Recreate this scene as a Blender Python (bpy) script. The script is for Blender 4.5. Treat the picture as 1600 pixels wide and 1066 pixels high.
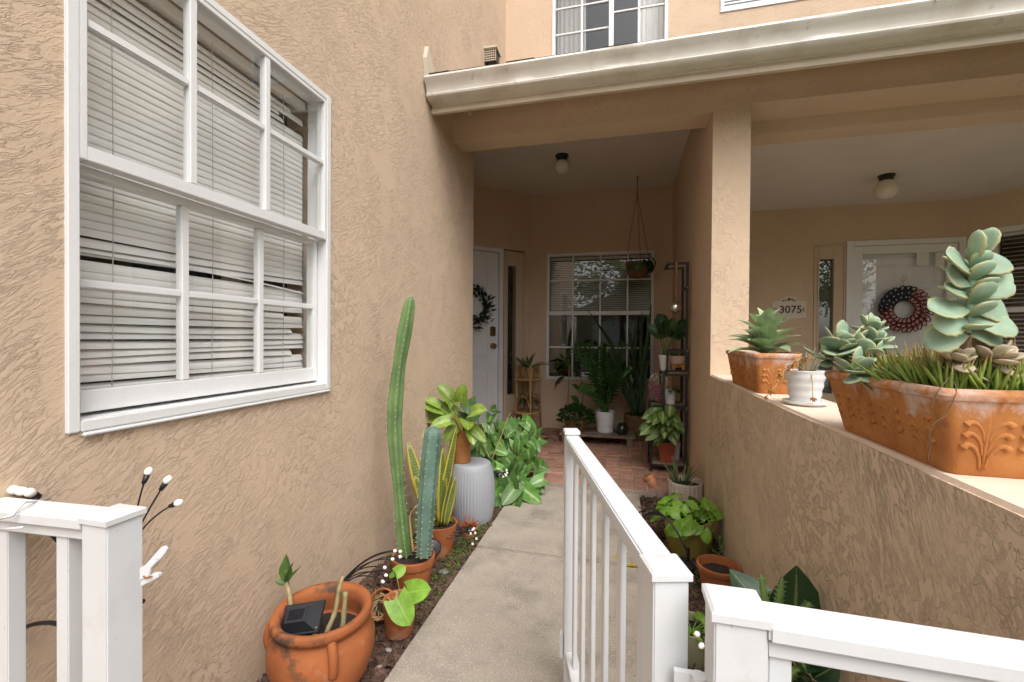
import bpy, bmesh, math, random
from mathutils import Vector, Matrix, noise
V = Vector; PI = math.pi; R = math.radians
for o in list(bpy.data.objects): bpy.data.objects.remove(o)
sc = bpy.context.scene; COL = sc.collection

# ------------------------------------------------------------- camera
F, YAW, PIT, ROL = 678.33, .242162, -.00889, .006618
fw = V((-math.sin(YAW)*math.cos(PIT), math.cos(YAW)*math.cos(PIT), math.sin(PIT)))
r0 = V((math.cos(YAW), math.sin(YAW), 0)); u0 = r0.cross(fw)
rt = math.cos(ROL)*r0 + math.sin(ROL)*u0; up = -math.sin(ROL)*r0 + math.cos(ROL)*u0
CAMP = V((0, 0, 1.1))
cd = bpy.data.cameras.new('camera'); cam = bpy.data.objects.new('camera', cd); COL.objects.link(cam)
cd.sensor_width = 36; cd.lens = F/1600*36; cd.clip_start = .02; cd.clip_end = 600
m = Matrix((rt, up, -fw)).transposed().to_4x4(); m.translation = CAMP; cam.matrix_world = m
sc.camera = cam

# ------------------------------------------------------------- light
SUN_EL, SUN_AZ = R(54), R(150)          # azimuth from +Y towards +X: behind the camera, to its right
w = bpy.data.worlds.new('World'); sc.world = w; w.use_nodes = True
nt = w.node_tree; bg = nt.nodes['Background']
sky = nt.nodes.new('ShaderNodeTexSky'); sky.sky_type = 'NISHITA'; sky.sun_disc = False
sky.sun_elevation = SUN_EL; sky.sun_rotation = SUN_AZ; sky.air_density = 1.0; sky.dust_density = 3.5; sky.ozone_density = 1
hs = nt.nodes.new('ShaderNodeHueSaturation'); hs.inputs['Saturation'].default_value = .22
nt.links.new(sky.outputs[0], hs.inputs['Color']); nt.links.new(hs.outputs[0], bg.inputs['Color'])
bg.inputs['Strength'].default_value = .15
sd = bpy.data.lights.new('sun', 'SUN'); sd.energy = .9; sd.angle = R(40); sd.color = (1, .96, .9)
sun = bpy.data.objects.new('sun', sd); COL.objects.link(sun)
sdir = V((math.sin(SUN_AZ)*math.cos(SUN_EL), math.cos(SUN_AZ)*math.cos(SUN_EL), math.sin(SUN_EL)))
sun.rotation_euler = sdir.to_track_quat('Z', 'Y').to_euler(); sun.location = (6, -8, 12)
vs = sc.view_settings; vs.view_transform = 'Standard'; vs.look = 'None'; vs.gamma = 1; vs.exposure = .95; vs.use_curve_mapping = False
sc.cycles.use_denoising = True; sc.cycles.use_adaptive_sampling = True; sc.cycles.adaptive_threshold = .02
sc.cycles.max_bounces = 10; sc.cycles.diffuse_bounces = 5; sc.cycles.transparent_max_bounces = 16
sc.cycles.caustics_reflective = False; sc.cycles.caustics_refractive = False

# ------------------------------------------------------------- helpers
def at(u, v, X=None, Y=None, Z=None):
    """the point of the place on a known plane that the photograph shows at u, v"""
    d = fw + rt*((u-800)/F) + up*((533-v)/F)
    t = (X-CAMP.x)/d.x if X is not None else (Y-CAMP.y)/d.y if Y is not None else (Z-CAMP.z)/d.z
    return CAMP + d*t

class Fr:
    """a wall frame: origin, u along, v up, n outwards"""
    def __init__(s, o, u, n, v=(0, 0, 1)): s.o, s.u, s.v, s.n = V(o), V(u).normalized(), V(v).normalized(), V(n).normalized()
    def p(s, u, v, n=0): return s.o + s.u*u + s.v*v + s.n*n

class MB:
    def __init__(s): s.v = []; s.f = []; s.uv = []
    def add(s, vs_, fs, uv=None):
        b = len(s.v); s.v += [tuple(q) for q in vs_]; s.f += [tuple(b+i for i in f) for f in fs]
        s.uv += uv if uv else [(0, 0)]*len(vs_); return s
    def box(s, x0, x1, y0, y1, z0, z1):
        return s.fbox(Fr((0, 0, 0), (1, 0, 0), (0, 1, 0)), x0, x1, z0, z1, y0, y1)
    def fbox(s, fr, a0, a1, b0, b1, c0, c1):
        P = [fr.p(a, b, c) for c in (c0, c1) for b in (b0, b1) for a in (a0, a1)]
        fs = [(0, 1, 3, 2), (4, 6, 7, 5), (0, 4, 5, 1), (2, 3, 7, 6), (0, 2, 6, 4), (1, 5, 7, 3)]
        if fr.u.cross(fr.v).dot(fr.n) > 0: fs = [f[::-1] for f in fs]
        return s.add(P, fs)
    def poly(s, fr, pts, c0, c1):
        n = len(pts); P = [fr.p(a, b, c0) for a, b in pts] + [fr.p(a, b, c1) for a, b in pts]
        fs = [tuple(range(n-1, -1, -1)), tuple(range(n, 2*n))] + [(i, (i+1) % n, n+(i+1) % n, n+i) for i in range(n)]
        return s.add(P, fs)
    def tube(s, pts, rad, seg=8, cap=True, star=0, ribs=5, flat=None):
        pts = [V(p) for p in pts]; n = len(pts); rs = rad if isinstance(rad, (list, tuple)) else [rad]*n
        T = (pts[1]-pts[0]).normalized(); A = T.orthogonal().normalized(); P = []; uv = []
        for i in range(n):
            t = (pts[min(i+1, n-1)]-pts[max(i-1, 0)]).normalized()
            A = (A - t*A.dot(t)).normalized(); B = t.cross(A)
            for k in range(seg):
                a = 2*PI*k/seg; q = rs[i]*(1 + (star*(1 if k % 2 == 0 else -1) if star else 0))
                P.append(pts[i] + (A*math.cos(a) + B*math.sin(a))*q); uv.append((i/(n-1), k/seg))
        fs = [(i*seg+k, i*seg+(k+1) % seg, (i+1)*seg+(k+1) % seg, (i+1)*seg+k) for i in range(n-1) for k in range(seg)]
        if cap: fs += [tuple(range(seg-1, -1, -1)), tuple(range((n-1)*seg, n*seg))]
        return s.add(P, fs, uv)
    def lathe(s, prof, seg=32, c=(0, 0, 0), mod=None, M=None):
        P = []; uv = []; n = len(prof)
        for i, (r, z) in enumerate(prof):
            for k in range(seg):
                a = 2*PI*k/seg; q = r + (mod(a, z, i) if mod else 0)
                p = V((q*math.cos(a), q*math.sin(a), z)); p = (M @ p if M else p) + V(c); P.append(p); uv.append((k/seg, i/max(1, n-1)))
        fs = [(i*seg+k, i*seg+(k+1) % seg, (i+1)*seg+(k+1) % seg, (i+1)*seg+k) for i in range(n-1) for k in range(seg)]
        if prof[0][0] > 1e-5: fs.append(tuple(range(seg-1, -1, -1)))
        if prof[-1][0] > 1e-5: fs.append(tuple(range((n-1)*seg, n*seg)))
        return s.add(P, fs, uv)
    def ball(s, c, r, seg=10, sq=(1, 1, 1), M=None):
        n = max(4, seg//2); prof = [(math.sin(PI*i/n)*r, -math.cos(PI*i/n)*r) for i in range(n+1)]
        D = Matrix.Diagonal(sq).to_3x3()
        return s.lathe(prof, seg, c, None, (M.to_3x3() @ D) if M else D)
    def build(s, name, mat, parent=None, smooth=False, bevel=0, kind=None, label=None):
        me = bpy.data.meshes.new(name); me.from_pydata(s.v, [], s.f)
        if any(q != (0, 0) for q in s.uv):
            L = me.uv_layers.new(name='UVMap'); co = [0.]*(2*len(me.loops))
            for i, l in enumerate(me.loops): co[2*i], co[2*i+1] = s.uv[l.vertex_index]
            L.data.foreach_set('uv', co)
        if bevel:
            b = bmesh.new(); b.from_mesh(me); bmesh.ops.bevel(b, geom=b.edges[:], offset=bevel, segments=2, affect='EDGES', clamp_overlap=True); b.to_mesh(me); b.free()
        if smooth:
            me.polygons.foreach_set('use_smooth', [True]*len(me.polygons))
            if smooth != 1: me.set_sharp_from_angle(angle=R(smooth))
        me.materials.append(mat); me.validate(); me.update()
        return link(name, me, parent, kind, label)

def link(name, data, parent=None, kind=None, label=None):
    o = bpy.data.objects.new(name, data); COL.objects.link(o)
    if parent: o.parent = parent
    if kind: o['kind'] = kind
    if label: o['label'] = label
    return o
def tag(o, label, cat, group=None):
    o['label'] = label; o['category'] = cat
    if group: o['group'] = group
    return o
def thing(name, label, cat, loc=(0, 0, 0), rz=0, group=None, rot=None):
    o = link(name, None); o.location = loc; o.rotation_euler = rot or (0, 0, rz); o.empty_display_size = .05
    return tag(o, label, cat, group)

def wallgrid(mb, fr, U, W, holes, th):
    """wall slab from U[0]..U[1], W[0]..W[1] in frame fr with rectangular openings; front at n=0, back at n=-th"""
    us = sorted({U[0], U[1], *[h[0] for h in holes], *[h[1] for h in holes]}); ws = sorted({W[0], W[1], *[h[2] for h in holes], *[h[3] for h in holes]})
    us = [a for a in us if U[0] <= a <= U[1]]; ws = [a for a in ws if W[0] <= a <= W[1]]
    def solid(i, j):
        if i < 0 or j < 0 or i >= len(us)-1 or j >= len(ws)-1: return False
        a, b = (us[i]+us[i+1])/2, (ws[j]+ws[j+1])/2
        return not any(h[0] < a < h[1] and h[2] < b < h[3] for h in holes)
    def q(P):
        if fr.u.cross(fr.v).dot(fr.n) < 0: P = P[::-1]
        mb.add(P, [(0, 1, 2, 3)])
    for i in range(len(us)-1):
        for j in range(len(ws)-1):
            if not solid(i, j): continue
            a0, a1, b0, b1 = us[i], us[i+1], ws[j], ws[j+1]; p = fr.p
            q([p(a0, b0), p(a1, b0), p(a1, b1), p(a0, b1)]); q([p(a0, b1, -th), p(a1, b1, -th), p(a1, b0, -th), p(a0, b0, -th)])
            if not solid(i-1, j): q([p(a0, b0, -th), p(a0, b0), p(a0, b1), p(a0, b1, -th)])
            if not solid(i+1, j): q([p(a1, b0), p(a1, b0, -th), p(a1, b1, -th), p(a1, b1)])
            if not solid(i, j-1): q([p(a0, b0, -th), p(a1, b0, -th), p(a1, b0), p(a0, b0)])
            if not solid(i, j+1): q([p(a0, b1), p(a1, b1), p(a1, b1, -th), p(a0, b1, -th)])
    return mb

# leaves ------------------------------------------------------
SHAPES = {
 'ovate': lambda t: math.sin(PI*min(1, t**.75))**.85 if 0 < t < 1 else 0,
 'lance': lambda t: math.sin(PI*t**.7)**1.1 if 0 < t < 1 else 0,
 'heart': lambda t: (1-t)**.66*(.84+1.05*t) if t < 1 else 0,
 'arrow': lambda t: (1-t)**.8*(.75+.9*t) if t < 1 else 0,
 'strap': lambda t: min(1, (.55+1.2*t))*(1-t**5)**.8 if t < 1 else 0,
 'round': lambda t: max(0, 1-(2*t-1)**2)**.5,
 'spoon': lambda t: (.22+.78*math.sin(PI*min(1, t**1.5))**.7) if t < .98 else .15,
}
def frame_from(d, roll=0, face=None):
    d = V(d).normalized(); s_ = d.cross(V((0, 0, 1)) if face is None else V(face))
    if s_.length < 1e-4: s_ = V((1, 0, 0))
    s_.normalize(); n = s_.cross(d)
    if roll:
        q = Matrix.Rotation(roll, 3, d); s_ = q @ s_; n = q @ n
    return d, s_, n
def leaf(mb, base, d, L, W, shape='ovate', droop=.6, fold=.25, roll=0, pet=0, petr=.0022, lobe=0, n=6, wave=0, ph=0, petarch=.3, face=None):
    """one leaf blade of two halves folded on the midrib, with its petiole; UV u = along, v = across"""
    base = V(base); d, s_, nn = frame_from(d, roll, face)
    if pet:
        pts = []; p = base.copy(); dd = d.copy()
        for i in range(4):
            pts.append(p.copy()); p = p + dd*(pet/3); dd = (Matrix.Rotation(-petarch/3, 3, s_) @ dd)
        mb.tube(pts, [petr*1.15, petr, petr*.9, petr*.8], 5, False); base = pts[-1]; d = dd; nn = s_.cross(d)
    fn = SHAPES[shape]; P = []; uv = []; p = base.copy(); cols = (-1, -.55, 0, .55, 1)
    for i in range(n+1):
        t = i/n; wd = max(fn(t), .02)*W/2
        for c in cols:
            back = lobe*L*max(0, 1-t/.34)*abs(c)**1.3
            h = fold*wd*abs(c) + wave*W*math.sin(t*9+ph+c*2)*abs(c)
            P.append(p + s_*(c*wd) + nn*h - d*back); uv.append((t, c*.5+.5+1e-4))
        a = -droop/n; q = Matrix.Rotation(a, 3, s_); d = q @ d; nn = q @ nn; p = p + d*(L/n)
    fs = [(i*5+k, i*5+k+1, (i+1)*5+k+1, (i+1)*5+k) for i in range(n) for k in range(4)]
    return mb.add(P, fs, uv)
def fat(mb, base, d, L, W, T, shape='strap', droop=0, roll=0, n=7, twist=0, keel=0, seg=8, scallop=0, face=None):
    """a thick leaf: elliptical section along a bent axis"""
    d, s_, nn = frame_from(d, roll, face); p = V(base); fn = SHAPES[shape]; P = []; uv = []
    for i in range(n+1):
        t = i/n; wd = max(fn(min(t, .995)), .06)*W/2; th = max(fn(min(t, .995)), .1)*T/2
        if scallop and t > .3: wd *= 1+scallop*(1 if i % 2 else -1)
        for k in range(seg):
            a = 2*PI*k/seg; c, q = math.cos(a), math.sin(a)
            P.append(p + s_*(c*wd) + nn*(q*th + keel*wd*c*c)); uv.append((t, c*.5+.5+1e-4))
        rot = Matrix.Rotation(-droop/n, 3, s_); d = rot @ d; nn = rot @ nn
        if twist: rw = Matrix.Rotation(twist/n, 3, d); s_ = rw @ s_; nn = rw @ nn
        p = p + d*(L/n)
    fs = [(i*seg+k, i*seg+(k+1) % seg, (i+1)*seg+(k+1) % seg, (i+1)*seg+k) for i in range(n) for k in range(seg)]
    fs += [tuple(range(seg-1, -1, -1)), tuple(range(n*seg, (n+1)*seg))]
    return mb.add(P, fs, uv)
def dirv(az, el): return V((math.cos(el)*math.cos(az), math.cos(el)*math.sin(az), math.sin(el)))

# ------------------------------------------------------------- materials
def _new(name):
    m_ = bpy.data.materials.new(name); m_.use_nodes = True; t = m_.node_tree
    return m_, t, t.nodes['Principled BSDF']
def N(t, typ, **kw):
    n = t.nodes.new(typ)
    for k, v in kw.items():
        if k in n.inputs: n.inputs[k].default_value = v
        else: setattr(n, k, v)
    return n
def mixc(t, fac, a, b, mode='MIX'):
    n = t.nodes.new('ShaderNodeMix'); n.data_type = 'RGBA'; n.blend_type = mode
    for key, val in ((0, fac), (6, a), (7, b)):
        if hasattr(val, 'is_output'): t.links.new(val, n.inputs[key])
        else: n.inputs[key].default_value = (*val, 1) if isinstance(val, tuple) and len(val) == 3 else val
    return n.outputs[2]
def ramp(t, src, stops):
    n = t.nodes.new('ShaderNodeValToRGB'); cr = n.color_ramp
    while len(cr.elements) < len(stops): cr.elements.new(.5)
    for e, (p, c) in zip(cr.elements, stops):
        e.position = p; e.color = (*c, 1) if isinstance(c, tuple) else (c, c, c, 1)
    t.links.new(src, n.inputs[0]); return n.outputs[0]
def noise_n(t, scale, detail=4, rough=.55, dist=0, vec=None, coord='Object'):
    n = N(t, 'ShaderNodeTexNoise', Scale=scale, Detail=detail, Roughness=rough, Distortion=dist)
    if vec is None:
        vec = t.nodes.new('ShaderNodeTexCoord').outputs[coord]
    t.links.new(vec, n.inputs['Vector']); return n.outputs[0]
def bump(t, bs, h, dist, strength=1, prev=None):
    b = N(t, 'ShaderNodeBump', Distance=dist, Strength=strength); t.links.new(h, b.inputs['Height'])
    if prev is not None: t.links.new(prev, b.inputs['Normal'])
    if bs is not None: t.links.new(b.outputs[0], bs.inputs['Normal'])
    return b.outputs[0]
def sc3(c, k): return tuple(min(1, q*k) for q in c)
def pmat(name, col, rough=.6, var=.15, scale=6, bmp=0, bscale=40, metal=0, col2=None, spec=.5, patch=None, rnd=0, coat=0):
    m_, t, b = _new(name)
    c = mixc(t, ramp(t, noise_n(t, scale), [(.3, 0.), (.7, 1.)]), sc3(col, 1-var), col2 or sc3(col, 1+var))
    for (pc, ps, lo, hi, pm) in (patch or []):
        c = mixc(t, ramp(t, noise_n(t, ps, 6, .62), [(lo, 0.), (hi, pm)]), c, pc)
    if rnd:
        oi = t.nodes.new('ShaderNodeObjectInfo'); mr = N(t, 'ShaderNodeMapRange'); mr.inputs[3].default_value = 1-rnd; mr.inputs[4].default_value = 1+rnd
        t.links.new(oi.outputs['Random'], mr.inputs[0]); c = mixc(t, 1., c, mr.outputs[0], 'MULTIPLY')
    t.links.new(c, b.inputs['Base Color']); b.inputs['Roughness'].default_value = rough; b.inputs['Metallic'].default_value = metal
    b.inputs['Specular IOR Level'].default_value = spec; b.inputs['Coat Weight'].default_value = coat
    if bmp: bump(t, b, noise_n(t, bscale, 5, .6), bmp)
    return m_
def leafmat(name, col, mid=None, edge=None, midw=.05, var=.3, trans=.25, rough=.42, rnd=.25, mott=None, bands=None, tip=None, edgew=.42):
    m_, t, b = _new(name); uv = t.nodes.new('ShaderNodeUVMap'); sx = t.nodes.new('ShaderNodeSeparateXYZ'); t.links.new(uv.outputs[0], sx.inputs[0])
    a1 = N(t, 'ShaderNodeMath', operation='SUBTRACT'); t.links.new(sx.outputs[1], a1.inputs[0]); a1.inputs[1].default_value = .5
    a2 = N(t, 'ShaderNodeMath', operation='ABSOLUTE'); t.links.new(a1.outputs[0], a2.inputs[0]); av = a2.outputs[0]
    c = mixc(t, ramp(t, noise_n(t, 22), [(.3, 0.), (.7, 1.)]), sc3(col, 1-var), sc3(col, 1+var))
    if bands:
        wv = N(t, 'ShaderNodeTexWave', Scale=bands[1], Distortion=5., Detail=2.); wv.bands_direction = 'X'; wv.inputs['Detail Scale'].default_value = 2
        t.links.new(uv.outputs[0], wv.inputs['Vector']); c = mixc(t, ramp(t, wv.outputs['Fac'], [(.45, 0.), (.6, .8)]), c, bands[0])
    if mott:   # mottled variegation strongest along the midrib
        nz = noise_n(t, mott[1], 5, .65); ad = N(t, 'ShaderNodeMath', operation='SUBTRACT'); t.links.new(nz, ad.inputs[0]); t.links.new(av, ad.inputs[1])
        c = mixc(t, ramp(t, ad.outputs[0], [(mott[2], 0.), (mott[2]+.12, .9)]), c, mott[0])
    if mid: c = mixc(t, ramp(t, av, [(0, 1.), (midw, 0.)]), c, mid)
    if edge: c = mixc(t, ramp(t, av, [(edgew-.06, 0.), (edgew, 1.)]), c, edge)
    if tip: c = mixc(t, ramp(t, sx.outputs[0], [(tip[1], 0.), (min(1, tip[1]+.25), .9)]), c, tip[0])
    oi = t.nodes.new('ShaderNodeObjectInfo'); mr = N(t, 'ShaderNodeMapRange'); mr.inputs[3].default_value = 1-rnd; mr.inputs[4].default_value = 1+rnd
    t.links.new(oi.outputs['Random'], mr.inputs[0]); c = mixc(t, 1., c, mr.outputs[0], 'MULTIPLY')
    t.links.new(c, b.inputs['Base Color']); b.inputs['Roughness'].default_value = rough
    if trans:
        tr = t.nodes.new('ShaderNodeBsdfTranslucent'); t.links.new(c, tr.inputs[0]); mx = t.nodes.new('ShaderNodeMixShader'); mx.inputs[0].default_value = trans
        t.links.new(b.outputs[0], mx.inputs[1]); t.links.new(tr.outputs[0], mx.inputs[2]); t.links.new(mx.outputs[0], t.nodes['Material Output'].inputs[0])
    return m_
def stucco(name, col, streak_rot=(0, 0, 0), streak_scale=(1, 1, 1), k=1., blot=.48):
    m_, t, b = _new(name); tc = t.nodes.new('ShaderNodeTexCoord').outputs['Object']
    wn = N(t, 'ShaderNodeTexNoise', Scale=1.6, Detail=2.); t.links.new(tc, wn.inputs['Vector'])
    wa = N(t, 'ShaderNodeVectorMath', operation='MULTIPLY_ADD'); t.links.new(wn.outputs['Color'], wa.inputs[0]); wa.inputs[1].default_value = (.22, .22, .22); t.links.new(tc, wa.inputs[2])
    mr_ = t.nodes.new('ShaderNodeMapping'); mr_.inputs['Rotation'].default_value = streak_rot; t.links.new(wa.outputs[0], mr_.inputs['Vector'])
    mp = t.nodes.new('ShaderNodeMapping'); mp.inputs['Scale'].default_value = streak_scale; t.links.new(mr_.outputs[0], mp.inputs['Vector'])
    st = noise_n(t, 1., 5, .62, .35, mp.outputs[0]); sr = ramp(t, st, [(.47, 0.), (.525, 1.), (.58, .5), (.8, .45)])
    cov = ramp(t, noise_n(t, 7, 4, .6, .3, tc), [(.36, .12), (.56, 1.)]); sr = mixc(t, 1., sr, cov, 'MULTIPLY')
    bl = noise_n(t, 38, 5, .64, .3, wa.outputs[0]); br = ramp(t, bl, [(.51, 0.), (.56, 1.), (.62, .55), (.8, .5)])
    sel = ramp(t, noise_n(t, .9, 2, .5, 0, tc), [(blot, 0.), (blot+.14, 1.)])
    pat = mixc(t, sel, sr, br)
    fine = noise_n(t, 130, 4, .6, 0, tc)
    n1 = bump(t, None, pat, .0042*k, .8); bump(t, b, fine, .0016, .7, n1)
    c = mixc(t, ramp(t, noise_n(t, .8, 5, .6, 0, tc), [(.3, 0.), (.7, 1.)]), sc3(col, .93), sc3(col, 1.05))
    c = mixc(t, ramp(t, noise_n(t, 7, 6, .7, 0, tc), [(.62, 0.), (.85, .35)]), c, sc3(col, .7))
    t.links.new(c, b.inputs['Base Color']); b.inputs['Roughness'].default_value = .85; b.inputs['Specular IOR Level'].default_value = .25
    return m_
def glassmat(name, ior=1.5, tint=(.985, .99, .988), rough=0, boost=1.):
    m_, t, b = _new(name); t.nodes.remove(b)
    ge = t.nodes.new('ShaderNodeNewGeometry'); dt = N(t, 'ShaderNodeVectorMath', operation='DOT_PRODUCT'); t.links.new(ge.outputs['Incoming'], dt.inputs[0]); t.links.new(ge.outputs['Normal'], dt.inputs[1])
    def ma(op, a, k=None):
        n = N(t, 'ShaderNodeMath', operation=op); t.links.new(a, n.inputs[0] if op != 'SUBTRACT' else n.inputs[1])
        if k is not None: (n.inputs[1] if op != 'SUBTRACT' else n.inputs[0]).default_value = k
        return n.outputs[0]
    f0 = ((ior-1)/(ior+1))**2                      # Schlick reflectance, the same on both faces of the pane
    sch = ma('ADD', ma('MULTIPLY', ma('POWER', ma('SUBTRACT', ma('ABSOLUTE', dt.outputs['Value']), 1.), 5.), 1-f0), f0)
    gl = N(t, 'ShaderNodeBsdfGlossy', Roughness=rough); tr = t.nodes.new('ShaderNodeBsdfTransparent'); tr.inputs[0].default_value = (*tint, 1)
    gl.inputs[0].default_value = (1, 1, 1, 1); mx = t.nodes.new('ShaderNodeMixShader')
    t.links.new(sch, mx.inputs[0]); t.links.new(tr.outputs[0], mx.inputs[1]); t.links.new(gl.outputs[0], mx.inputs[2]); t.links.new(mx.outputs[0], t.nodes['Material Output'].inputs[0])
    return m_
TAN = (.655, .495, .358)
M = dict(
 wall=stucco('stucco_left', TAN, (R(-36), 0, 0), (26, 21, 84), 1.0),
 porch=stucco('stucco_porch', TAN, (R(20), 0, 0), (30, 30, 30), .55),
 knee=stucco('stucco_knee', (.66, .515, .375), (R(-60), 0, 0), (26, 16, 84), 1.3, .56),
 cap=pmat('cap_paint', (.72, .58, .46), .8, .06, 4, .001, 60),
 ceil=pmat('ceiling_paint', (.70, .65, .59), .9, .04, 3, .0006, 200),
 white=pmat('white_paint', (.76, .76, .755), .38, .03, 5, .0003, 120, patch=[((.55, .52, .47), 9, .6, .78, .4), ((.2, .18, .15), 80, .69, .75, .5)]),
 fence=pmat('fence_white', (.67, .68, .695), .36, .03, 6, .0003, 60, patch=[((.52, .49, .44), 12, .58, .76, .4), ((.2, .18, .15), 90, .68, .74, .5)]),
 gutter=pmat('gutter_paint', (.68, .64, .58), .42, .08, 3, .0008, 9, patch=[((.42, .34, .25), 4, .5, .7, .5), ((.16, .12, .09), 22, .62, .76, .55)]),
 fascia=pmat('fascia_paint', (.62, .53, .42), .55, .08, 4, .0006, 30, patch=[((.3, .24, .18), 7, .62, .8, .4)]),
 shingle=pmat('shingle', (.06, .045, .04), .95, .3, 60, .002, 250),
 glass=glassmat('window_glass'), glass2=glassmat('old_glass', 1.6, (.9, .91, .91)),
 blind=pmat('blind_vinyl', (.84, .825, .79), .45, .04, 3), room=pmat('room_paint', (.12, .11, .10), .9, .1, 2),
 door=pmat('door_paint', (.78, .79, .80), .4, .02, 4), cream=pmat('cream_trim', (.58, .46, .33), .6, .05, 5),
 brass=pmat('antique_brass', (.28, .2, .1), .35, .2, 20, metal=1), black=pmat('black_metal', (.018, .018, .02), .45, .2, 20),
 bplast=pmat('black_plastic', (.012, .012, .014), .35, .2, 20), bulb=pmat('bulb_white', (.86, .83, .75), .3, .03, 20),
 concrete=pmat('concrete', (.36, .31, .255), .9, .14, 3.2, .0015, 140, patch=[((.17, .15, .13), 3.1, .48, .66, .7), ((.13, .11, .09), 9, .6, .75, .45), ((.60, .54, .46), 150, .56, .64, .75), ((.09, .08, .07), 110, .6, .68, .6)]),
 brick=pmat('brick_paver', (.36, .19, .13), .85, .2, 14, .0015, 120, rnd=.22, patch=[((.42, .32, .26), 9, .58, .8, .45)]), mortar=pmat('mortar', (.34, .27, .22), .95, .15, 30, .001, 200),
 soil=pmat('soil', (.035, .022, .016), .98, .4, 60, .006, 90), mulch=pmat('bark_mulch', (.075, .038, .026), .9, .5, 35, .001, 120, col2=(.15, .085, .06)),
 lawn=pmat('lawn', (.06, .10, .03), .95, .35, 2, .01, 60), asphalt=pmat('asphalt', (.06, .06, .06), .9, .2, 8),
 globe=pmat('globe_glass', (.72, .66, .57), .25, .05, 20), cord=pmat('cord', (.5, .48, .44), .8, .1, 20),
 wire=pmat('wire', (.45, .43, .4), .4, .1, 20, metal=.7), rope=pmat('jute', (.2, .11, .06), .95, .2, 60), wood=pmat('weathered_wood', (.2, .145, .1), .8, .3, 18, .001, 60),
)
# ------------------------------------------------------------- the place: ground, walk, porch floor
b = MB(); b.add([(-90, -120, -.05), (90, -120, -.05), (90, 60, -.05), (-90, 60, -.05)], [(0, 1, 2, 3)])
b.build('ground', M['lawn'], kind='structure')
WL = -1.122
def wr(y): return .495+.0165*(y-.7)
b = MB(); b.add([(-1.3, -1.2, -.028), (.9, -1.2, -.028), (.9, 3.2, -.028), (-1.3, 3.2, -.028)], [(0, 1, 2, 3)]); b.build('soil_bed', M['soil'], kind='structure')
walk = link('walkway', None, kind='structure')
for y0, y1 in ((-3.2, -1.0), (-.992, .62), (.628, 2.158), (2.168, 3.182)):
    MB().box(-.722, .146, y0, y1, -.1, .0).build('slab', M['concrete'], walk, bevel=.005)
b = MB(); b.add([(.15, -4.2, -.03), (9, -4.2, -.03), (9, -.8, -.03), (.15, -.8, -.03)], [(0, 1, 2, 3)]); b.add([(-9, -4.2, -.03), (-.73, -4.2, -.03), (-.73, -.8, -.03), (-9, -.8, -.03)], [(0, 1, 2, 3)]); b.build('bounce_paving', M['concrete'], kind='structure')  # pale concrete added out of view to bounce fill light into the porch
b = MB(); b.add([(-40, -9, -.044), (40, -9, -.044), (40, -4.2, -.044), (-40, -4.2, -.044)][::1], [(0, 1, 2, 3)]); b.build('road', M['asphalt'], kind='structure')
# porch floor: herringbone bricks on a mortar bed
b = MB(); b.box(-2.1, .6, 3.186, 5.35, -.1, .024); pf = b.build('porch_floor', M['mortar'], kind='structure')
rng = random.Random(4)
bm_ = {}
def brick(x0, x1, y0, y1):
    x0, x1, y0, y1 = max(x0, -1.98), min(x1, .58), max(y0, 3.188), min(y1, 5.3)
    if x1-x0 < .02 or y1-y0 < .02: return
    key = (round(x1-x0, 3), round(y1-y0, 3)); cx, cy = (x0+x1)/2, (y0+y1)/2
    if key not in bm_:
        hx, hy = key[0]/2-.004, key[1]/2-.004; e = .005
        q = MB(); q.add([(-hx, -hy, -.03), (hx, -hy, -.03), (hx, hy, -.03), (-hx, hy, -.03), (-hx, -hy, -e), (hx, -hy, -e), (hx, hy, -e), (-hx, hy, -e), (-hx+e, -hy+e, 0), (hx-e, -hy+e, 0), (hx-e, hy-e, 0), (-hx+e, hy-e, 0)],
          [(0, 1, 5, 4), (1, 2, 6, 5), (2, 3, 7, 6), (3, 0, 4, 7), (4, 5, 9, 8), (5, 6, 10, 9), (6, 7, 11, 10), (7, 4, 8, 11), (8, 9, 10, 11)])
        me = bpy.data.meshes.new('brick'); me.from_pydata(q.v, [], q.f); me.materials.append(M['brick']); bm_[key] = me
    o = link('brick', bm_[key], pf); o.location = (cx, cy, .032+rng.uniform(-.0015, .002)); o.rotation_euler = (rng.uniform(-.006, .006), rng.uniform(-.006, .006), rng.uniform(-.008, .008))
A_ = .105
for x in range(26): brick(-2.0+x*A_, -2.0+(x+1)*A_, 3.188, 3.188+2*A_)       # soldier course at the front edge
for i in range(-14, 26):
    for j in range(-22, 16):
        x, y = -1.99+i*A_, 3.188+2*A_+j*A_
        k = (i-j) % 4
        if k == 0: box_ = (x, x+2*A_, y, y+A_)
        elif k == 2: box_ = (x+0*A_, x+A_, y-A_, y+A_)
        else: continue
        if box_[1] < -1.98 or box_[0] > .58 or box_[3] < 3.188+2*A_+.02 or box_[2] > 5.2: continue
        if box_[0] < -1.35 and box_[2] < 3.9: continue
        brick(box_[0], box_[1], max(box_[2], 3.188+2*A_), box_[3])

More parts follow.
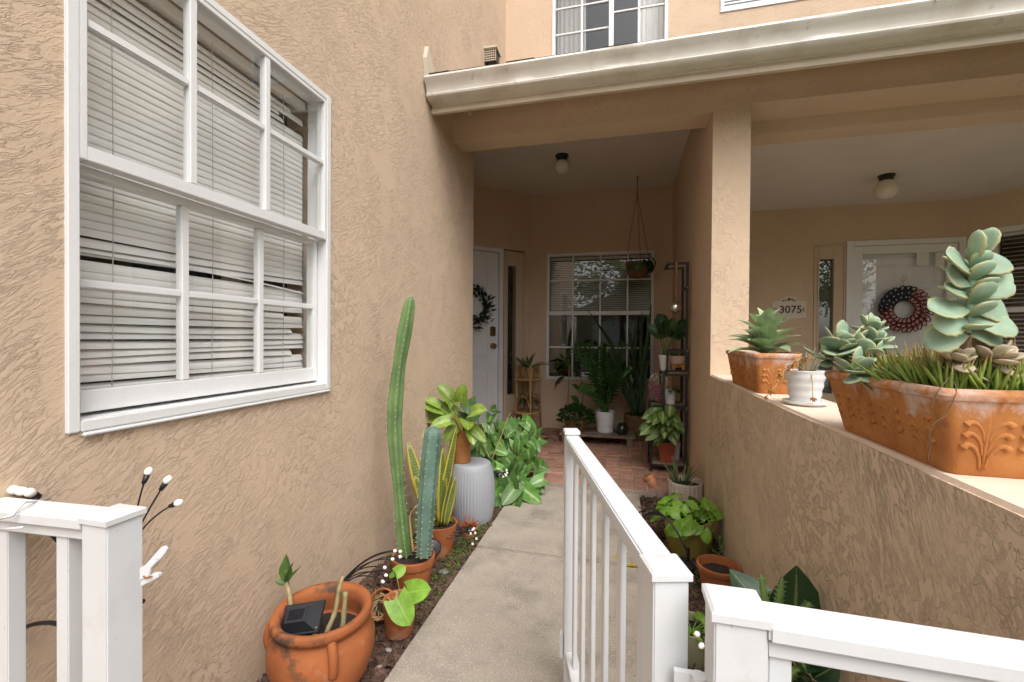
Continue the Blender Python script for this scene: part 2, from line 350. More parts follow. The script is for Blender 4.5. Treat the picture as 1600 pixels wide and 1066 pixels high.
# ------------------------------------------------------------- the townhouse
house = thing('townhouse', 'tan stucco townhouse with two recessed entry porches under one gutter', 'building')
CL, CRT = 2.79, 2.56          # porch ceilings
YB, YR = 5.1, 5.5
fL = Fr((WL, 0, 0), (0, 1, 0), (1, 0, 0))                # left wing wall: u = Y
LW = (.655, 1.505, .89, 2.045)                           # its window opening
b = MB(); wallgrid(b, fL, (-.6, 3.25), (-.05, 5.6), [LW], .2)
b.build('wall', M['wall'], house, label='left side wall of tan skip-trowel stucco')
b = MB(); wallgrid(b, fL, (3.2502, 4.2), (2.89, 5.6), [], .2); b.build('wall', M['wall'], house)
b = MB(); b.fbox(Fr((0, 0, 0), (1, 0, 0), (0, 1, 0)), -2.1, WL-.2, -.05, 2.95, 3.05, 3.25); b.box(-2.3, -2.1, 3.05, 4.2, -.05, 2.95); b.build('wall', M['porch'], house)
b = MB(); b.box(-4, WL-.2, -.6, -.4, -.05, 5.6); b.build('wall', M['wall'], house)
# left entry: angled door wall and back wall
s2 = math.sqrt(.5); corner = V((-1.036, YB, 0))
fD = Fr(corner, (-s2, -s2, 0), (s2, -s2, 0))             # u runs from the corner towards the door
DS = (.43, 1.34); SD = (.082, .37)
b = MB(); wallgrid(b, fD, (0, 1.55), (-.05, 2.95), [(SD[0], DS[1]+.05, -.05, 2.115)], .16); b.build('wall', M['porch'], house, label='angled wall around the left front door')
BW = (-.838, .372, .61, 2.085)
fB = Fr((0, YB, 0), (1, 0, 0), (0, -1, 0))
b = MB(); wallgrid(b, fB, (-1.036, wr(YB)+.0), (-.05, 2.95), [BW], .16); b.build('wall', M['porch'], house, label='back wall of the left porch')
# ceilings
b = MB(); b.box(-2.1, .60, 3.0, 5.3, CL, CL+.1); b.build('ceiling', M['ceil'], house)
b = MB(); b.box(.745, 6.2, 3.22, 5.7, CRT, CRT+.1); b.build('ceiling', M['ceil'], house)
# knee wall, column, dividing wall
KZ = .878; TW = .205
b = MB(); ya, yb_ = -.6, 2.8
b.add([(wr(ya), ya, -.05), (wr(ya)+TW, ya, -.05), (wr(yb_)+TW, yb_, -.05), (wr(yb_), yb_, -.05), (wr(ya), ya, KZ), (wr(ya)+TW, ya, KZ), (wr(yb_)+TW, yb_, KZ), (wr(yb_), yb_, KZ)],
      [(0, 1, 5, 4), (1, 2, 6, 5), (3, 0, 4, 7), (4, 5, 6, 7), (2, 3, 7, 6)])
b.build('knee_wall', M['knee'], house, label='low stucco wall with a cream top between the porches')
kw = house.children[-1]
n = 60; P = []; F_ = []
rr = random.Random(7)
for i in range(n+1):
    y = ya+(2.797-ya)*i/n; j = .004*noise.noise(V((y*9, 0, 0)))
    e = wr(y)
    P += [(e+.002+j*.5, y, KZ-.004), (e+.008+j, y, KZ+.008), (e+TW-.008, y, KZ+.008), (e+TW+.002, y, KZ-.004)]
for i in range(n): F_ += [(4*i+k, 4*i+k+1, 4*i+k+5, 4*i+k+4) for k in range(3)]
b = MB(); b.add(P, F_); b.build('wall_cap', M['cap'], kw, smooth=30)
b = MB(); y0, y1 = 2.8, 5.5
b.add([(wr(y), y, z) if q == 0 else (wr(y)+TW, y, z) for y in (y0, y1) for z in (-.05, 2.9) for q in (0, 1)], [(0, 1, 3, 2), (4, 6, 7, 5), (0, 2, 6, 4), (1, 5, 7, 3), (2, 3, 7, 6), (0, 4, 5, 1)])
b.build('column', M['porch'], house, label='square stucco column and dividing wall between the two porches')
# beams
b = MB(); b.box(WL, .53, 2.803, 3.0, 2.447, 2.8); b.build('beam', M['porch'], house)
b = MB(); b.box(.733, 6.2, 2.803, 3.05, 2.472, 2.8); b.box(.733, 6.2, 3.052, 3.22, 2.392, 2.8); b.build('beam', M['porch'], house)
b = MB(); b.box(WL, .53, 3.002, 3.06, 2.6, 2.8); b.build('beam', M['porch'], house)
# right entry
fR = Fr((0, YR, 0), (1, 0, 0), (0, -1, 0))
RDo = (2.44, 3.47, -.05, 2.172); RSd = (2.094, 2.402, -.05, 2.14)
b = MB(); wallgrid(b, fR, (wr(YR)+TW-.02, 3.486), (-.05, 2.8), [(2.094, 3.47, -.05, 2.172)], .16); b.build('wall', M['porch'], house, label='back wall of the right porch')
b = MB(); b.fbox(fR, 2.094, 2.44, 2.14, 2.172, -.16, .0); b.build('wall', M['porch'], house)
fA = Fr((3.486, YR, 0), (s2, -s2, 0), (-s2, -s2, 0)); AW = (.17, 1.25, .85, 2.215)
b = MB(); wallgrid(b, fA, (0, 2.0), (-.05, 2.8), [AW], .16); b.build('wall', M['porch'], house, label='angled wall with a window beside the right door')
b = MB(); b.box(4.9, 5.1, 1.0, 4.1, -.05, 5.6); b.build('wall', M['wall'], house)
# floor of the right porch
b = MB(); b.box(.72, 5.0, 2.0, 5.7, -.08, .02); b.build('porch_floor', M['concrete'], house)
# upper storey
fU = Fr((0, 4.2, 0), (1, 0, 0), (0, -1, 0)); UW = (-.655, .405, 3.3, 4.75); UW2 = (.845, 1.9, 3.985, 4.9)
b = MB(); wallgrid(b, fU, (WL, 6.2), (2.9, 5.6), [UW, UW2], .16); b.build('wall', M['porch'], house, label='upper storey wall above the porch roof')
b = MB(); b.box(-4, 6.4, -.6, 4.2, 5.6, 5.7)
# porch roof
rs = .33
fRo = Fr((0, 2.40, 2.640), (1, 0, 0), (0, -rs, 1), (0, 1, rs))
b = MB(); b.fbox(fRo, WL, 6.2, 0, 1.93, -.02, .004); roof = b.build('roof', M['shingle'], house)
b = MB(); b.fbox(fRo, WL, 6.2, .06, .43, -.05, -.0205); b.build('soffit', M['porch'], house)
rg = random.Random(3); x = WL+.004
while x < 6.1:
    wd = rg.uniform(.13, .2); hgt = rg.choice((.006, .009, .014))
    b = MB(); b.fbox(fRo, x, x+wd, -.035-rg.uniform(0, .008), .30, .0045, hgt); b.build('shingle', M['shingle'], roof); x += wd+.004
# gutter: K profile with a few dents
prof = [(2.345, 2.612), (2.33, 2.612), (2.326, 2.600), (2.331, 2.590), (2.345, 2.575), (2.362, 2.545), (2.364, 2.525), (2.358, 2.517), (2.362, 2.508), (2.385, 2.494), (2.452, 2.494)]
nx = 130; P = []; F_ = []
for i in range(nx+1):
    x = WL+.012+(6.2-WL)*i/nx
    for k, (y, z) in enumerate(prof):
        d = 0
        if 2 <= k <= 5:
            for cx, s_, a in ((-.52, .03, .006), (-.40, .045, -.006), (.02, .05, .007), (.1, .03, -.004), (.95, .05, .004)): d += a*math.exp(-((x-cx)/s_)**2)
        d += .0012*noise.noise(V((x*3, k*.7, 0)))
        P.append((x, y+d, z+.012*(x+1.1)/4+d*.5))
m_ = len(prof)
for i in range(nx): F_ += [(i*m_+k, (i+1)*m_+k, (i+1)*m_+k+1, i*m_+k+1) for k in range(m_-1)]
b = MB(); b.add(P, F_); b.add([(WL+.011, y, z) for y, z in prof] + [(WL+.011, 2.452, 2.612)], [tuple(range(m_, -1, -1))])
g = b.build('gutter', M['gutter'], house, smooth=35)
b = MB(); b.box(WL+.004, 6.2, 2.4535, 2.472, 2.452, 2.60); b.box(WL+.004, 6.2, 2.449, 2.453, 2.452, 2.478); b.build('fascia', M['fascia'], house)
b = MB(); b.tube([at(732, 171, Y=2.5), at(732, 176, Y=2.5), at(735, 180, Y=2.5), at(736, 176, Y=2.5)], .003, 6); b.build('hook', M['white'], g)
for q in (-.15, .62, 1.35, 2.4):
    b = MB(); b.tube([(q, 2.3255, 2.605), (q, 2.322, 2.605)], .006, 10); b.build('screw_head', M['gutter'], g)
# end flashing standing up the wall, and the small wall vent
b = MB(); fx = Fr((WL, 0, 0), (0, 1, 0), (1, 0, 0)); b.poly(fx, [(2.36, 2.60), (2.44, 2.61), (2.43, 2.70), (2.36, 2.80), (2.335, 2.72)], .001, .026); b.build('flashing', M['fascia'], house)
fV = Fr((WL, 3.50, 0), (1, 0, 0), (0, -1, 0))
vent = MB().fbox(fV, .001, .10, 3.415, 3.515, -.12, -.012).build('vent', M['black'], house)
b = MB()
for i in range(6): b.fbox(fV, .001+i*.0188, .006+i*.0188, 3.415, 3.515, -.0118, -.004)
for i in range(6): b.fbox(fV, .001, .1, 3.413+i*.0192, 3.418+i*.0192, -.0038, .003)
b.fbox(fV, .0005, .112, 3.5155, 3.53, -.13, .012); b.build('grille', M['fascia'], vent)

# windows ------------------------------------------------------
def fboxb(fr, a0, a1, b0, b1, c0, c1, name, mat, par, bev=.003, **k):
    return MB().fbox(fr, a0, a1, b0, b1, c0, c1).build(name, mat, par, bevel=bev, **k)
def ringf(fr, a0, a1, b0, b1, w_, c0, c1, name, mat, par, bw=None, **k):
    q = MB(); bw = bw or w_
    q.fbox(fr, a0, a0+w_, b0, b1, c0, c1); q.fbox(fr, a1-w_, a1, b0, b1, c0, c1); q.fbox(fr, a0+w_, a1-w_, b1-w_, b1, c0, c1-.0004); q.fbox(fr, a0+w_, a1-w_, b0, b0+bw, c0, c1-.0004)
    return q.build(name, mat, par, **k)
def panes(fr, us, vs_, c, par, mat):
    for i in range(len(us)-1):
        for j in range(len(vs_)-1):
            MB().fbox(fr, us[i], us[i+1], vs_[j], vs_[j+1], c-.002, c+.002).build('pane', mat, par)
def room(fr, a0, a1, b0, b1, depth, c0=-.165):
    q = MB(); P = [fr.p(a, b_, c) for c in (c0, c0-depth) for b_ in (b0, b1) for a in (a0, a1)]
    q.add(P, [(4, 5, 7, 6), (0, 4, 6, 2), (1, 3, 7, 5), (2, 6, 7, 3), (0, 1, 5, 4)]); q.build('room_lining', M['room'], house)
def slats(name, label, fr, a0, a1, z0, z1, step, depth, tilt, c, bend=None, cords=(), mat=None, group=None):
    t = thing(name, label, 'blind', fr.p((a0+a1)/2, z0, c), group=group); mat = mat or M['blind']; o = V(t.location); n_ = int((z1-z0)/step)
    def loc(fr_pt): return fr_pt-o
    shared = None
    for i in range(n_):
        z = z0+(i+.5)*step; cust = bend(i, z) if bend else None
        aa0, aa1, tl, rot, sag = cust if cust else (a0, a1, tilt, 0, 0)
        q = MB(); ns = 10 if (sag or rot) else 1; P = []
        for k in range(ns+1):
            a = aa0+(aa1-aa0)*k/ns; dz = rot*(a-(aa0+aa1)/2)+sag*math.sin(PI*k/ns)
            for e in (-1, -.33, .33, 1):
                hh = (1-e*e)*.003
                P.append(V((0, 0, 0))+fr.u*(a-(a0+a1)/2)+fr.v*(e*depth/2*math.sin(tl)+hh*math.cos(tl)+dz)+fr.n*(-e*depth/2*math.cos(tl)+hh*math.sin(tl)))
        q.add(P, [(k*4+e, (k+1)*4+e, (k+1)*4+e+1, k*4+e+1) for k in range(ns) for e in range(3)])
        if cust is None:
            if shared is None: ob = q.build('slat', mat, t, smooth=1); shared = ob.data
            else: ob = link('slat', shared, t)
        else: ob = q.build('slat', mat, t, smooth=1)
        ob.location = (0, 0, z-z0)
    for a in cords:
        q = MB(); q.tube([fr.p(a, z0, .016+c)-o, fr.p(a+.004, (z0+z1)/2, .016+c)-o, fr.p(a, z1, .016+c)-o], .0011, 5); q.build('cord', M['cord'], t)
    MB().fbox(Fr(-o, fr.u, fr.n), 0, 0, 0, 0, 0, 0)
    q = MB(); P0 = Fr(fr.p(0, 0, 0)-o, fr.u, fr.n); q.fbox(P0, a0, a1, z1, z1+.028, c-.014, c+.014); q.build('head_rail', mat, t)
    return t

# big window on the left wall
win = ringf(fL, LW[0], LW[1], LW[2], LW[3], .024, -.085, .007, 'window', M['white'], house, bw=.026, bevel=.003, label='large white single-hung window with a grid')
us = [LW[0]+.024, .935, 1.19, LW[1]-.024]
ringf(fL, us[0], us[3], 1.475, LW[3]-.024, .014, -.03, .006, 'upper_sash', M['white'], win, bw=.032, bevel=.002)
for a in us[1:3]: fboxb(fL, a-.011, a+.011, 1.5075, LW[3]-.0385, -.022, .004, 'muntin', M['white'], win)
for i in range(3): fboxb(fL, us[i]+(.0145 if i == 0 else .0115), us[i+1]-(.0145 if i == 2 else .0115), 1.764, 1.784, -.02, .002, 'muntin', M['white'], win)
panes(fL, [us[0]+.0142, us[1]-.0112], [1.5072, 1.764], -.012, win, M['glass'])
for i in range(3):
    for z0, z1 in ((1.5072, 1.7637), (1.7843, 2.0068)):
        if i == 0 and z0 < 1.6: continue
        MB().fbox(fL, us[i]+(.0142 if i == 0 else .0112), us[i+1]-(.0142 if i == 2 else .0112), z0, z1, -.014, -.010).build('pane', M['glass'], win)
lu = [LW[0]+.026, .945, 1.205, LW[1]-.028]
ringf(fL, lu[0], lu[3], .925, 1.474, .02, -.068, -.034, 'lower_sash', M['white'], win, bw=.05, bevel=.002)
for a in lu[1:3]: fboxb(fL, a-.011, a+.011, .9755, 1.4535, -.06, -.036, 'muntin', M['white'], win)
for i in range(3): fboxb(fL, lu[i]+(.0205 if i == 0 else .0115), lu[i+1]-(.0205 if i == 2 else .0115), 1.203, 1.223, -.058, -.0365, 'muntin', M['white'], win)
for i in range(3):
    for z0, z1 in ((.9752, 1.2027), (1.2233, 1.4537)):
        MB().fbox(fL, lu[i]+(.0202 if i == 0 else .0112), lu[i+1]-(.0202 if i == 2 else .0112), z0, z1, -.05, -.046).build('pane', M['glass'], win)
fboxb(fL, LW[0]+.026, LW[1]-.004, LW[2]-.010, LW[2]-.001, .0005, .012, 'sill', M['white'], win)
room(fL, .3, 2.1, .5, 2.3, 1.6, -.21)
def bendL(i, z):
    a0, a1 = .70, 1.475
    r = random.Random(i*7+1)
    if 1.86 < z < 1.97 and i % 3: return (a0, 1.475-r.uniform(.03, .13), R(62), r.uniform(-.01, .02), 0)
    if 1.275 < z < 1.30: return (a0, a1, R(25), -.035, .010)
    if 1.30 < z < 1.325: return (a0, a1, R(64), .02, -.002)
    if 1.18 < z < 1.26 and i % 2: return (a0, 1.475-r.uniform(.05, .11), R(60), r.uniform(-.02, .02), 0)
    if z < 1.16: return (a0, a1-(.06 if i % 4 == 0 else 0), R(r.uniform(50, 68)), r.uniform(-.008, .012), r.uniform(-.006, .004))
    return (a0, a1, R(79+r.uniform(-4, 3)), r.uniform(-.002, .002), 0) if i % 3 == 0 else None
slats('window_blind', 'white venetian blind with bent and broken slats behind the large left window', fL, .70, 1.475, .945, 1.99, .0205, .0262, R(79), -.105, bendL, (.80, 1.07, 1.36))

# back porch window
wb = ringf(fB, BW[0], BW[1], BW[2], BW[3], .03, -.07, .01, 'window', M['white'], house, bevel=.002, label='white grid window on the back wall of the left porch')
ux = [BW[0]+.03, -.532, -.218, .088, BW[1]-.03]; MZ = 1.385
fboxb(fB, ux[0]+.0002, ux[4]-.0002, MZ-.022, MZ+.022, -.04, .006, 'meeting_rail', M['white'], wb)
for (z0, z1, zm) in ((MZ+.0222, BW[3]-.0302, 1.765), (BW[2]+.0302, MZ-.0222, .985)):
    for a in ux[1:4]: fboxb(fB, a-.009, a+.009, z0, z1, -.03, .0, 'muntin', M['white'], wb)
    for i in range(4):
        l_, r_ = ux[i]+(.0002 if i == 0 else .0092), ux[i+1]-(.0002 if i == 3 else .0092)
        fboxb(fB, l_, r_, zm-.009, zm+.009, -.028, -.002, 'muntin', M['white'], wb)
        for a, c in ((z0, zm-.0092), (zm+.0092, z1)): MB().fbox(fB, l_, r_, a, c, -.02, -.016).build('pane', M['glass2'], wb)
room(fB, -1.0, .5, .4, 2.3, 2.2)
slats('window_blind', 'half-lowered white blind behind the porch window beside the hanging basket', fB, BW[0]+.035, BW[1]-.035, 1.36, 2.02, .021, .025, R(40), -.10, None, (-.6, .1))
# sash of the right angled window with dark blinds
wa = ringf(fA, AW[0], AW[1], AW[2], AW[3], .05, -.07, .01, 'window', M['white'], house, bevel=.002, label='white window with open blinds on the angled right wall')
ua = [AW[0]+.05, .47, .78, AW[1]-.05]
for a in ua[1:3]: fboxb(fA, a-.011, a+.011, 1.4232, AW[3]-.0502, -.03, .0, 'muntin', M['white'], wa)
fboxb(fA, ua[0]+.0002, ua[3]-.0002, 1.375, 1.423, -.04, .006, 'meeting_rail', M['white'], wa)
for i in range(3):
    l_, r_ = ua[i]+(.0002 if i == 0 else .0112), ua[i+1]-(.0002 if i == 2 else .0112)
    fboxb(fA, l_, r_, 1.79, 1.81, -.028, -.002, 'muntin', M['white'], wa)
    for a, c in ((1.4232, 1.7898), (1.8102, AW[3]-.0502)): MB().fbox(fA, l_, r_, a, c, -.02, -.016).build('pane', M['glass'], wa)
MB().fbox(fA, ua[0]+.0002, ua[3]-.0002, AW[2]+.0502, 1.3748, -.02, -.016).build('pane', M['glass'], wa)
room(fA, 0, 1.9, .5, 2.4, 1.6)
slats('window_blind', 'open white blind behind the window at the right edge of the porch', fA, AW[0]+.06, AW[1]-.06, .95, 2.14, .042, .048, R(18), -.11, None, (.4, .9))
# upper windows
wu = ringf(fU, UW[0], UW[1], UW[2], UW[3], .028, -.07, .01, 'window', M['white'], house, bevel=.002, label='white sliding window of the upper storey above the gutter')
mu = -.098
fboxb(fU, mu-.022, mu+.022, UW[2]+.03, UW[3]-.03, -.045, .006, 'sash_stile', M['white'], wu)
for (l0, l1, cc) in ((UW[0]+.0282, mu-.0222, -.035), (mu+.0222, UW[1]-.0282, -.012)):
    mc = (l0+l1)/2
    fboxb(fU, mc-.009, mc+.009, UW[2]+.03, UW[3]-.03, cc-.008, cc+.012, 'muntin', M['white'], wu)
    for l_, r_ in ((l0, mc-.0092), (mc+.0092, l1)):
        zz = [UW[2]+.03, 3.79, 4.04, 4.29, 4.52, UW[3]-.03] if l0 < -.2 else [UW[2]+.03, 3.52, 3.79, 4.155, 4.46, UW[3]-.03]
        for j in range(5):
            if j: fboxb(fU, l_, r_, zz[j]-.009, zz[j]+.009, cc-.006, cc+.010, 'muntin', M['white'], wu)
            MB().fbox(fU, l_, r_, zz[j]+(.0092 if j else 0), zz[j+1]-(.0092 if j < 4 else 0), cc-.002, cc+.002).build('pane', M['glass'], wu)
room(fU, -.8, .6, 3.2, 4.9, 1.5)
w2 = ringf(fU, UW2[0], UW2[1], UW2[2], UW2[3], .03, -.07, .01, 'window', M['white'], house, bevel=.002)
MB().fbox(fU, UW2[0]+.0302, UW2[1]-.0302, UW2[2]+.0302, UW2[3]-.0302, -.03, -.026).build('pane', M['glass'], w2)
room(fU, .75, 2.0, 3.9, 5.0, 1.2)
slats('window_blind', 'closed pale blind in the upper window at the top edge', fU, UW2[0]+.04, UW2[1]-.04, UW2[2]+.035, 4.8, .03, .034, R(60), -.09)
def drape(name, label, x0, x1, z0, z1, y, amp=.02, nf=9, mat=None):
    P = []; nx_ = nf*6
    for i in range(nx_+1):
        t = i/nx_; yy = amp*math.sin(t*nf*2*PI)+amp*.4*math.sin(t*nf*3.1)
        P += [(x0+(x1-x0)*t-(x0+x1)/2, yy, 0), (x0+(x1-x0)*t*.96-(x0+x1)/2, yy*.8, z1-z0)]
    q = MB(); q.add(P, [(2*i, 2*i+2, 2*i+3, 2*i+1) for i in range(nx_)]); o = q.build(name, mat, None, smooth=1)
    o.location = ((x0+x1)/2, y, z0); return tag(o, label, 'curtain')
M['sheer'] = pmat('sheer', (.74, .73, .70), .9, .04, 4)
drape('curtain', 'white curtain behind the right half of the upper window', .16, .39, 3.3, 4.75, 4.38, .014, 5, M['sheer'])
drape('curtain', 'grey curtain behind the left half of the upper window', -.63, -.34, 3.3, 4.75, 4.38, .014, 6, pmat('grey_drape', (.42, .40, .38), .9, .05, 4))

# doors --------------------------------------------------------
def six_panel(fr, a0, a1, z0, z1, c, par, mat, name='door', label=None):
    d = MB().fbox(fr, a0, a1, z0, z1, c-.045, c).build(name, mat, par, bevel=.002, label=label)
    W_ = a1-a0; H_ = z1-z0
    for cx in (.29, .71):
        for (p0, p1) in ((.06, .31), (.385, .72), (.79, .925)):
            x0, x1 = a0+W_*(cx-.155), a0+W_*(cx+.155); y0, y1 = z0+H_*p0, z0+H_*p1
            q = MB(); i1, i2 = .014, .032
            P = [fr.p(a, b_, h) for (e, h) in ((0, c+.0005), (i1*.5, c+.006), (i1, c-.004+.0045), (i2, c+.0045)) for (a, b_) in ((x0+e, y0+e), (x1-e, y0+e), (x1-e, y1-e), (x0+e, y1-e))]
            F2 = [(4*k+i, 4*k+(i+1) % 4, 4*k+4+(i+1) % 4, 4*k+4+i) for k in range(3) for i in range(4)]+[(12, 13, 14, 15)]
            if fr.u.cross(fr.v).dot(fr.n) < 0: F2 = [f[::-1] for f in F2]
            q.add(P, F2); q.build('panel', mat, d)
    return d
# left door
q = MB(); q.fbox(fD, DS[0]-.05, DS[0]-.002, .02, 2.112, -.12, .012); q.fbox(fD, DS[1]+.002, DS[1]+.049, .02, 2.112, -.12, .012); q.fbox(fD, DS[0]-.0018, DS[1]+.0018, 2.068, 2.112, -.12, .011)
q.build('door_frame', M['white'], house, bevel=.003)
dl = six_panel(fD, DS[0], DS[1], .115, 2.064, -.03, house, M['door'], label='white panelled front door of the left porch')
q = MB(); q.fbox(fD, SD[0], DS[1]+.04, .02, .11, -.14, .03); q.build('threshold', M['wood'], house, bevel=.004)
def knob(fr, a, z, c, par, keypad=True):
    Mx = Matrix((fr.u, fr.v, fr.n)).transposed()
    q = MB(); q.lathe([(.03, 0), (.03, .006), (.012, .012), (.011, .03), (.024, .038), (.029, .05), (.024, .062), (0, .066)], 20, fr.p(a, z, c), None, Mx); q.build('door_knob', M['brass'], par, smooth=40)
    if keypad: q = MB(); q.fbox(fr, a-.032, a+.032, z+.11, z+.22, c, c+.028); q.build('keypad', M['brass'], par, bevel=.008)
knob(fD, DS[0]+.07, 1.0, -.0295, dl)
# sidelights
def sidelight(fr, a0, a1, z1, g0, g1, gz0, gz1, dark, label):
    q = MB(); c0, c1 = -.11, -.004
    q.fbox(fr, a0, g0, .112, z1, c0, c1); q.fbox(fr, g1, a1, .112, z1, c0, c1); q.fbox(fr, g0, g1, .112, gz0, c0, c1-.0005); q.fbox(fr, g0, g1, gz1, z1, c0, c1-.0005)
    s_ = q.build('sidelight', M['cream'], house, bevel=.003, label=label)
    ringf(fr, g0-.014, g1+.014, gz0-.014, gz1+.014, .014, c1+.0005, c1+.010, 'glazing_bead', M['cream'], s_)
    ringf(fr, a0+.002, a1-.002, .112, z1-.002, .016, c1+.0006, c1+.014, 'trim', M['cream'], s_)
    MB().fbox(fr, g0+.0002, g1-.0002, gz0+.0002, gz1-.0002, -.04, -.036).build('pane', M['glass2'], s_)
    MB().fbox(fr, g0-.0, g1+.0, gz0-.0, gz1+.0, -.085, -.075).build('curtain_panel', dark, s_)
m_, t_, b_ = _new('lace'); tc = t_.nodes.new('ShaderNodeTexCoord').outputs['Object']
vo = N(t_, 'ShaderNodeTexVoronoi', Scale=26.); t_.links.new(tc, vo.inputs['Vector'])
t_.links.new(mixc(t_, ramp(t_, vo.outputs['Distance'], [(.25, 1.), (.45, 0.)]), (.016, .013, .012), (.09, .06, .045)), b_.inputs['Base Color']); M['lace'] = m_
sidelight(fD, SD[0], SD[1], 2.10, .205, .318, .43, 1.93, M['lace'], 'narrow glass sidelight beside the left door')
sidelight(fR, RSd[0], RSd[1], 2.138, 2.147, 2.288, .5, 1.987, M['room'], 'narrow glass sidelight beside the right door')
room(fD, -.0, 1.5, -.04, 2.3, .9); room(fR, 2.0, 3.48, -.04, 2.3, .9)
# right door behind a storm door
q = MB(); q.fbox(fR, 2.404, 2.47, .02, 2.17, -.1, .02); q.fbox(fR, 3.415, 3.469, .02, 2.17, -.1, .02); q.fbox(fR, 2.4702, 3.4148, 2.115, 2.17, -.1, .0195); q.build('door_frame', M['white'], house, bevel=.003)
rd = six_panel(fR, 2.52, 3.38, .06, 2.06, -.06, house, M['door'], label='white panelled front door of the right porch')
q = MB(); q.fbox(fR, 2.473, 2.563, .05, 2.112, -.035, .0); q.fbox(fR, 3.32, 3.412, .05, 2.112, -.035, .0); q.fbox(fR, 2.5632, 3.3198, 2.025, 2.112, -.035, -.0005); q.fbox(fR, 2.5632, 3.3198, .05, .25, -.035, -.0005)
stm = q.build('storm_door', M['white'], house, bevel=.003); MB().fbox(fR, 2.5633, 3.3197, .2502, 2.0248, -.02, -.016).build('pane', M['glass'], stm)

# opposite side of the street, seen only as a reflection in the porch panes
M['farwall'] = pmat('far_stucco', (.50, .38, .25), .9, .08, 1); M['farroof'] = pmat('far_roof', (.22, .15, .11), .9, .2, 4)
oh = thing('opposite_house', 'tan gabled house across the street, mirrored in the porch window', 'building', (1.6, -17, 0))
b = MB(); fo = Fr((0, 0, 0), (1, 0, 0), (0, 1, 0)); b.poly(fo, [(-4.2, 0), (4.2, 0), (4.2, 2.7), (0, 4.4), (-4.2, 2.7)], -5, 0); b.build('wall', M['farwall'], oh)
for s_ in (-1, 1):
    fr = Fr((0, 0, 4.46), (s_*4.2, 0, -1.7), (s_*1.7, 0, 4.2), (0, 1, 0)); b = MB(); b.fbox(fr, 0, 5.0, -5.4, .4, 0, .09); b.build('roof', M['farroof'], oh)
for x0, x1, z0, z1, nm, mt in ((-3.2, -.4, .1, 2.2, 'garage_door', 'white'), (.9, 2.4, .9, 2.2, 'window', 'white')):
    fo2 = Fr((0, 0, 0), (1, 0, 0), (0, 1, 0)); w_ = MB().fbox(fo2, x0, x1, z0, z1, .01, .05).build(nm, M[mt], oh)
    for k in range(4):
        if nm == 'garage_door': MB().fbox(fo2, x0+.05, x1-.05, z0+.05+k*.52, z0+.5+k*.52, .052, .07).build('panel', M[mt], w_)
        else: MB().fbox(fo2, x0+.06+(k % 2)*.72, x0+.7+(k % 2)*.72, z0+.06+(k//2)*.62, z0+.62+(k//2)*.62, .052, .06).build('pane', M['room'], w_)
M['treeleaf'] = leafmat('tree_leaf', (.19, .24, .055), var=.5, trans=.5); M['bark'] = pmat('bark', (.12, .085, .06), .95, .3, 12, .01, 30)
for k, (x, y, h, cr, lab) in enumerate(((-2.9, -10.5, 6.4, 2.6, 'tall green tree across the street, reflected left in the porch window'), (.1, -11.5, 4.9, 1.9, 'low yellow-green tree before the gabled house, reflected in the porch window'), (3.0, -11, 4.6, 1.6, 'green tree at the right of the gabled house, reflected in the porch window'), (7.5, -12, 5.6, 2.6, 'broad tree added out of view to block bright horizon from the right storm door'), (12.5, -8, 6, 2.8, 'broad tree added out of view to the right to block bright horizon from the panes'), (15, -1.5, 6, 2.8, 'broad tree added at the side of the lot to block bright horizon from the left sidelight'), (17, 5, 6, 2.8, 'unseen tree added far to the right beyond the porches to block bright horizon'), (11, -15, 6.5, 3, 'unseen tall tree added behind the other street trees to block bright horizon'))):  # trees after the porch-window ones are added to block bright horizon in the glass
    t = thing('shade_tree', lab, 'tree', (x, y, -.05)); rg = random.Random(k)
    b = MB(); b.tube([(0, 0, 0), (.05, 0, h*.25), (-.05, .1, h*.5), (.1, 0, h*.75)], [.17, .13, .1, .04], 8)
    for j in range(6):
        a = rg.uniform(0, 6.28); b.tube([(0, 0, h*(.35+.05*j)), (math.cos(a)*cr*.35, math.sin(a)*cr*.35, h*(.5+.05*j)), (math.cos(a)*cr*.7, math.sin(a)*cr*.7, h*(.6+.05*j))], [.06, .04, .02], 6)
    b.build('trunk', M['bark'], t, smooth=1)
    b = MB(); cl = [(V((rg.gauss(0, .45)*cr, rg.gauss(0, .45)*cr, h*.68+rg.gauss(0, .17)*h)), rg.uniform(.35, .75)*cr*.5) for _ in range(16)]
    for j in range(2400):
        c, rr_ = rg.choice(cl); p = c+V((rg.gauss(0, 1), rg.gauss(0, 1), rg.gauss(0, .8)))*rr_*.6
        leaf(b, p, dirv(rg.uniform(0, 6.28), rg.uniform(-.8, .6)), .22, .13, 'ovate', .4, .2, rg.uniform(-1, 1), n=2)
    b.build('crown', M['treeleaf'], t)
# ------------------------------------------------------------- white railing and gate
ZT = .80
def post(par, x, y, sz, z1, cap=True, rz=0, name='post'):
    c, s_ = math.cos(rz), math.sin(rz); fr = Fr((x, y, 0), (c, s_, 0), (-s_, c, 0))
    b = MB(); b.fbox(fr, -sz/2, sz/2, -.03, z1-.012, -sz/2, sz/2); o = b.build(name, M['fence'], par, bevel=.002)
    if cap:
        h = sz/2+.0035; b = MB(); P = [fr.p(a, z, c2) for z, e in ((z1-.0118, h), (z1-.003, h), (z1, h-.004)) for a, c2 in ((-e, -e), (e, -e), (e, e), (-e, e))]
        P.append(fr.p(0, z1+.003, 0))
        b.add(P, [(3, 2, 1, 0)]+[(4*k+i, 4*k+(i+1) % 4, 4*k+4+(i+1) % 4, 4*k+4+i) for k in range(2) for i in range(4)]+[(8+i, 8+(i+1) % 4, 12) for i in range(4)])
        b.build('post_cap', M['fence'], o)
    return o
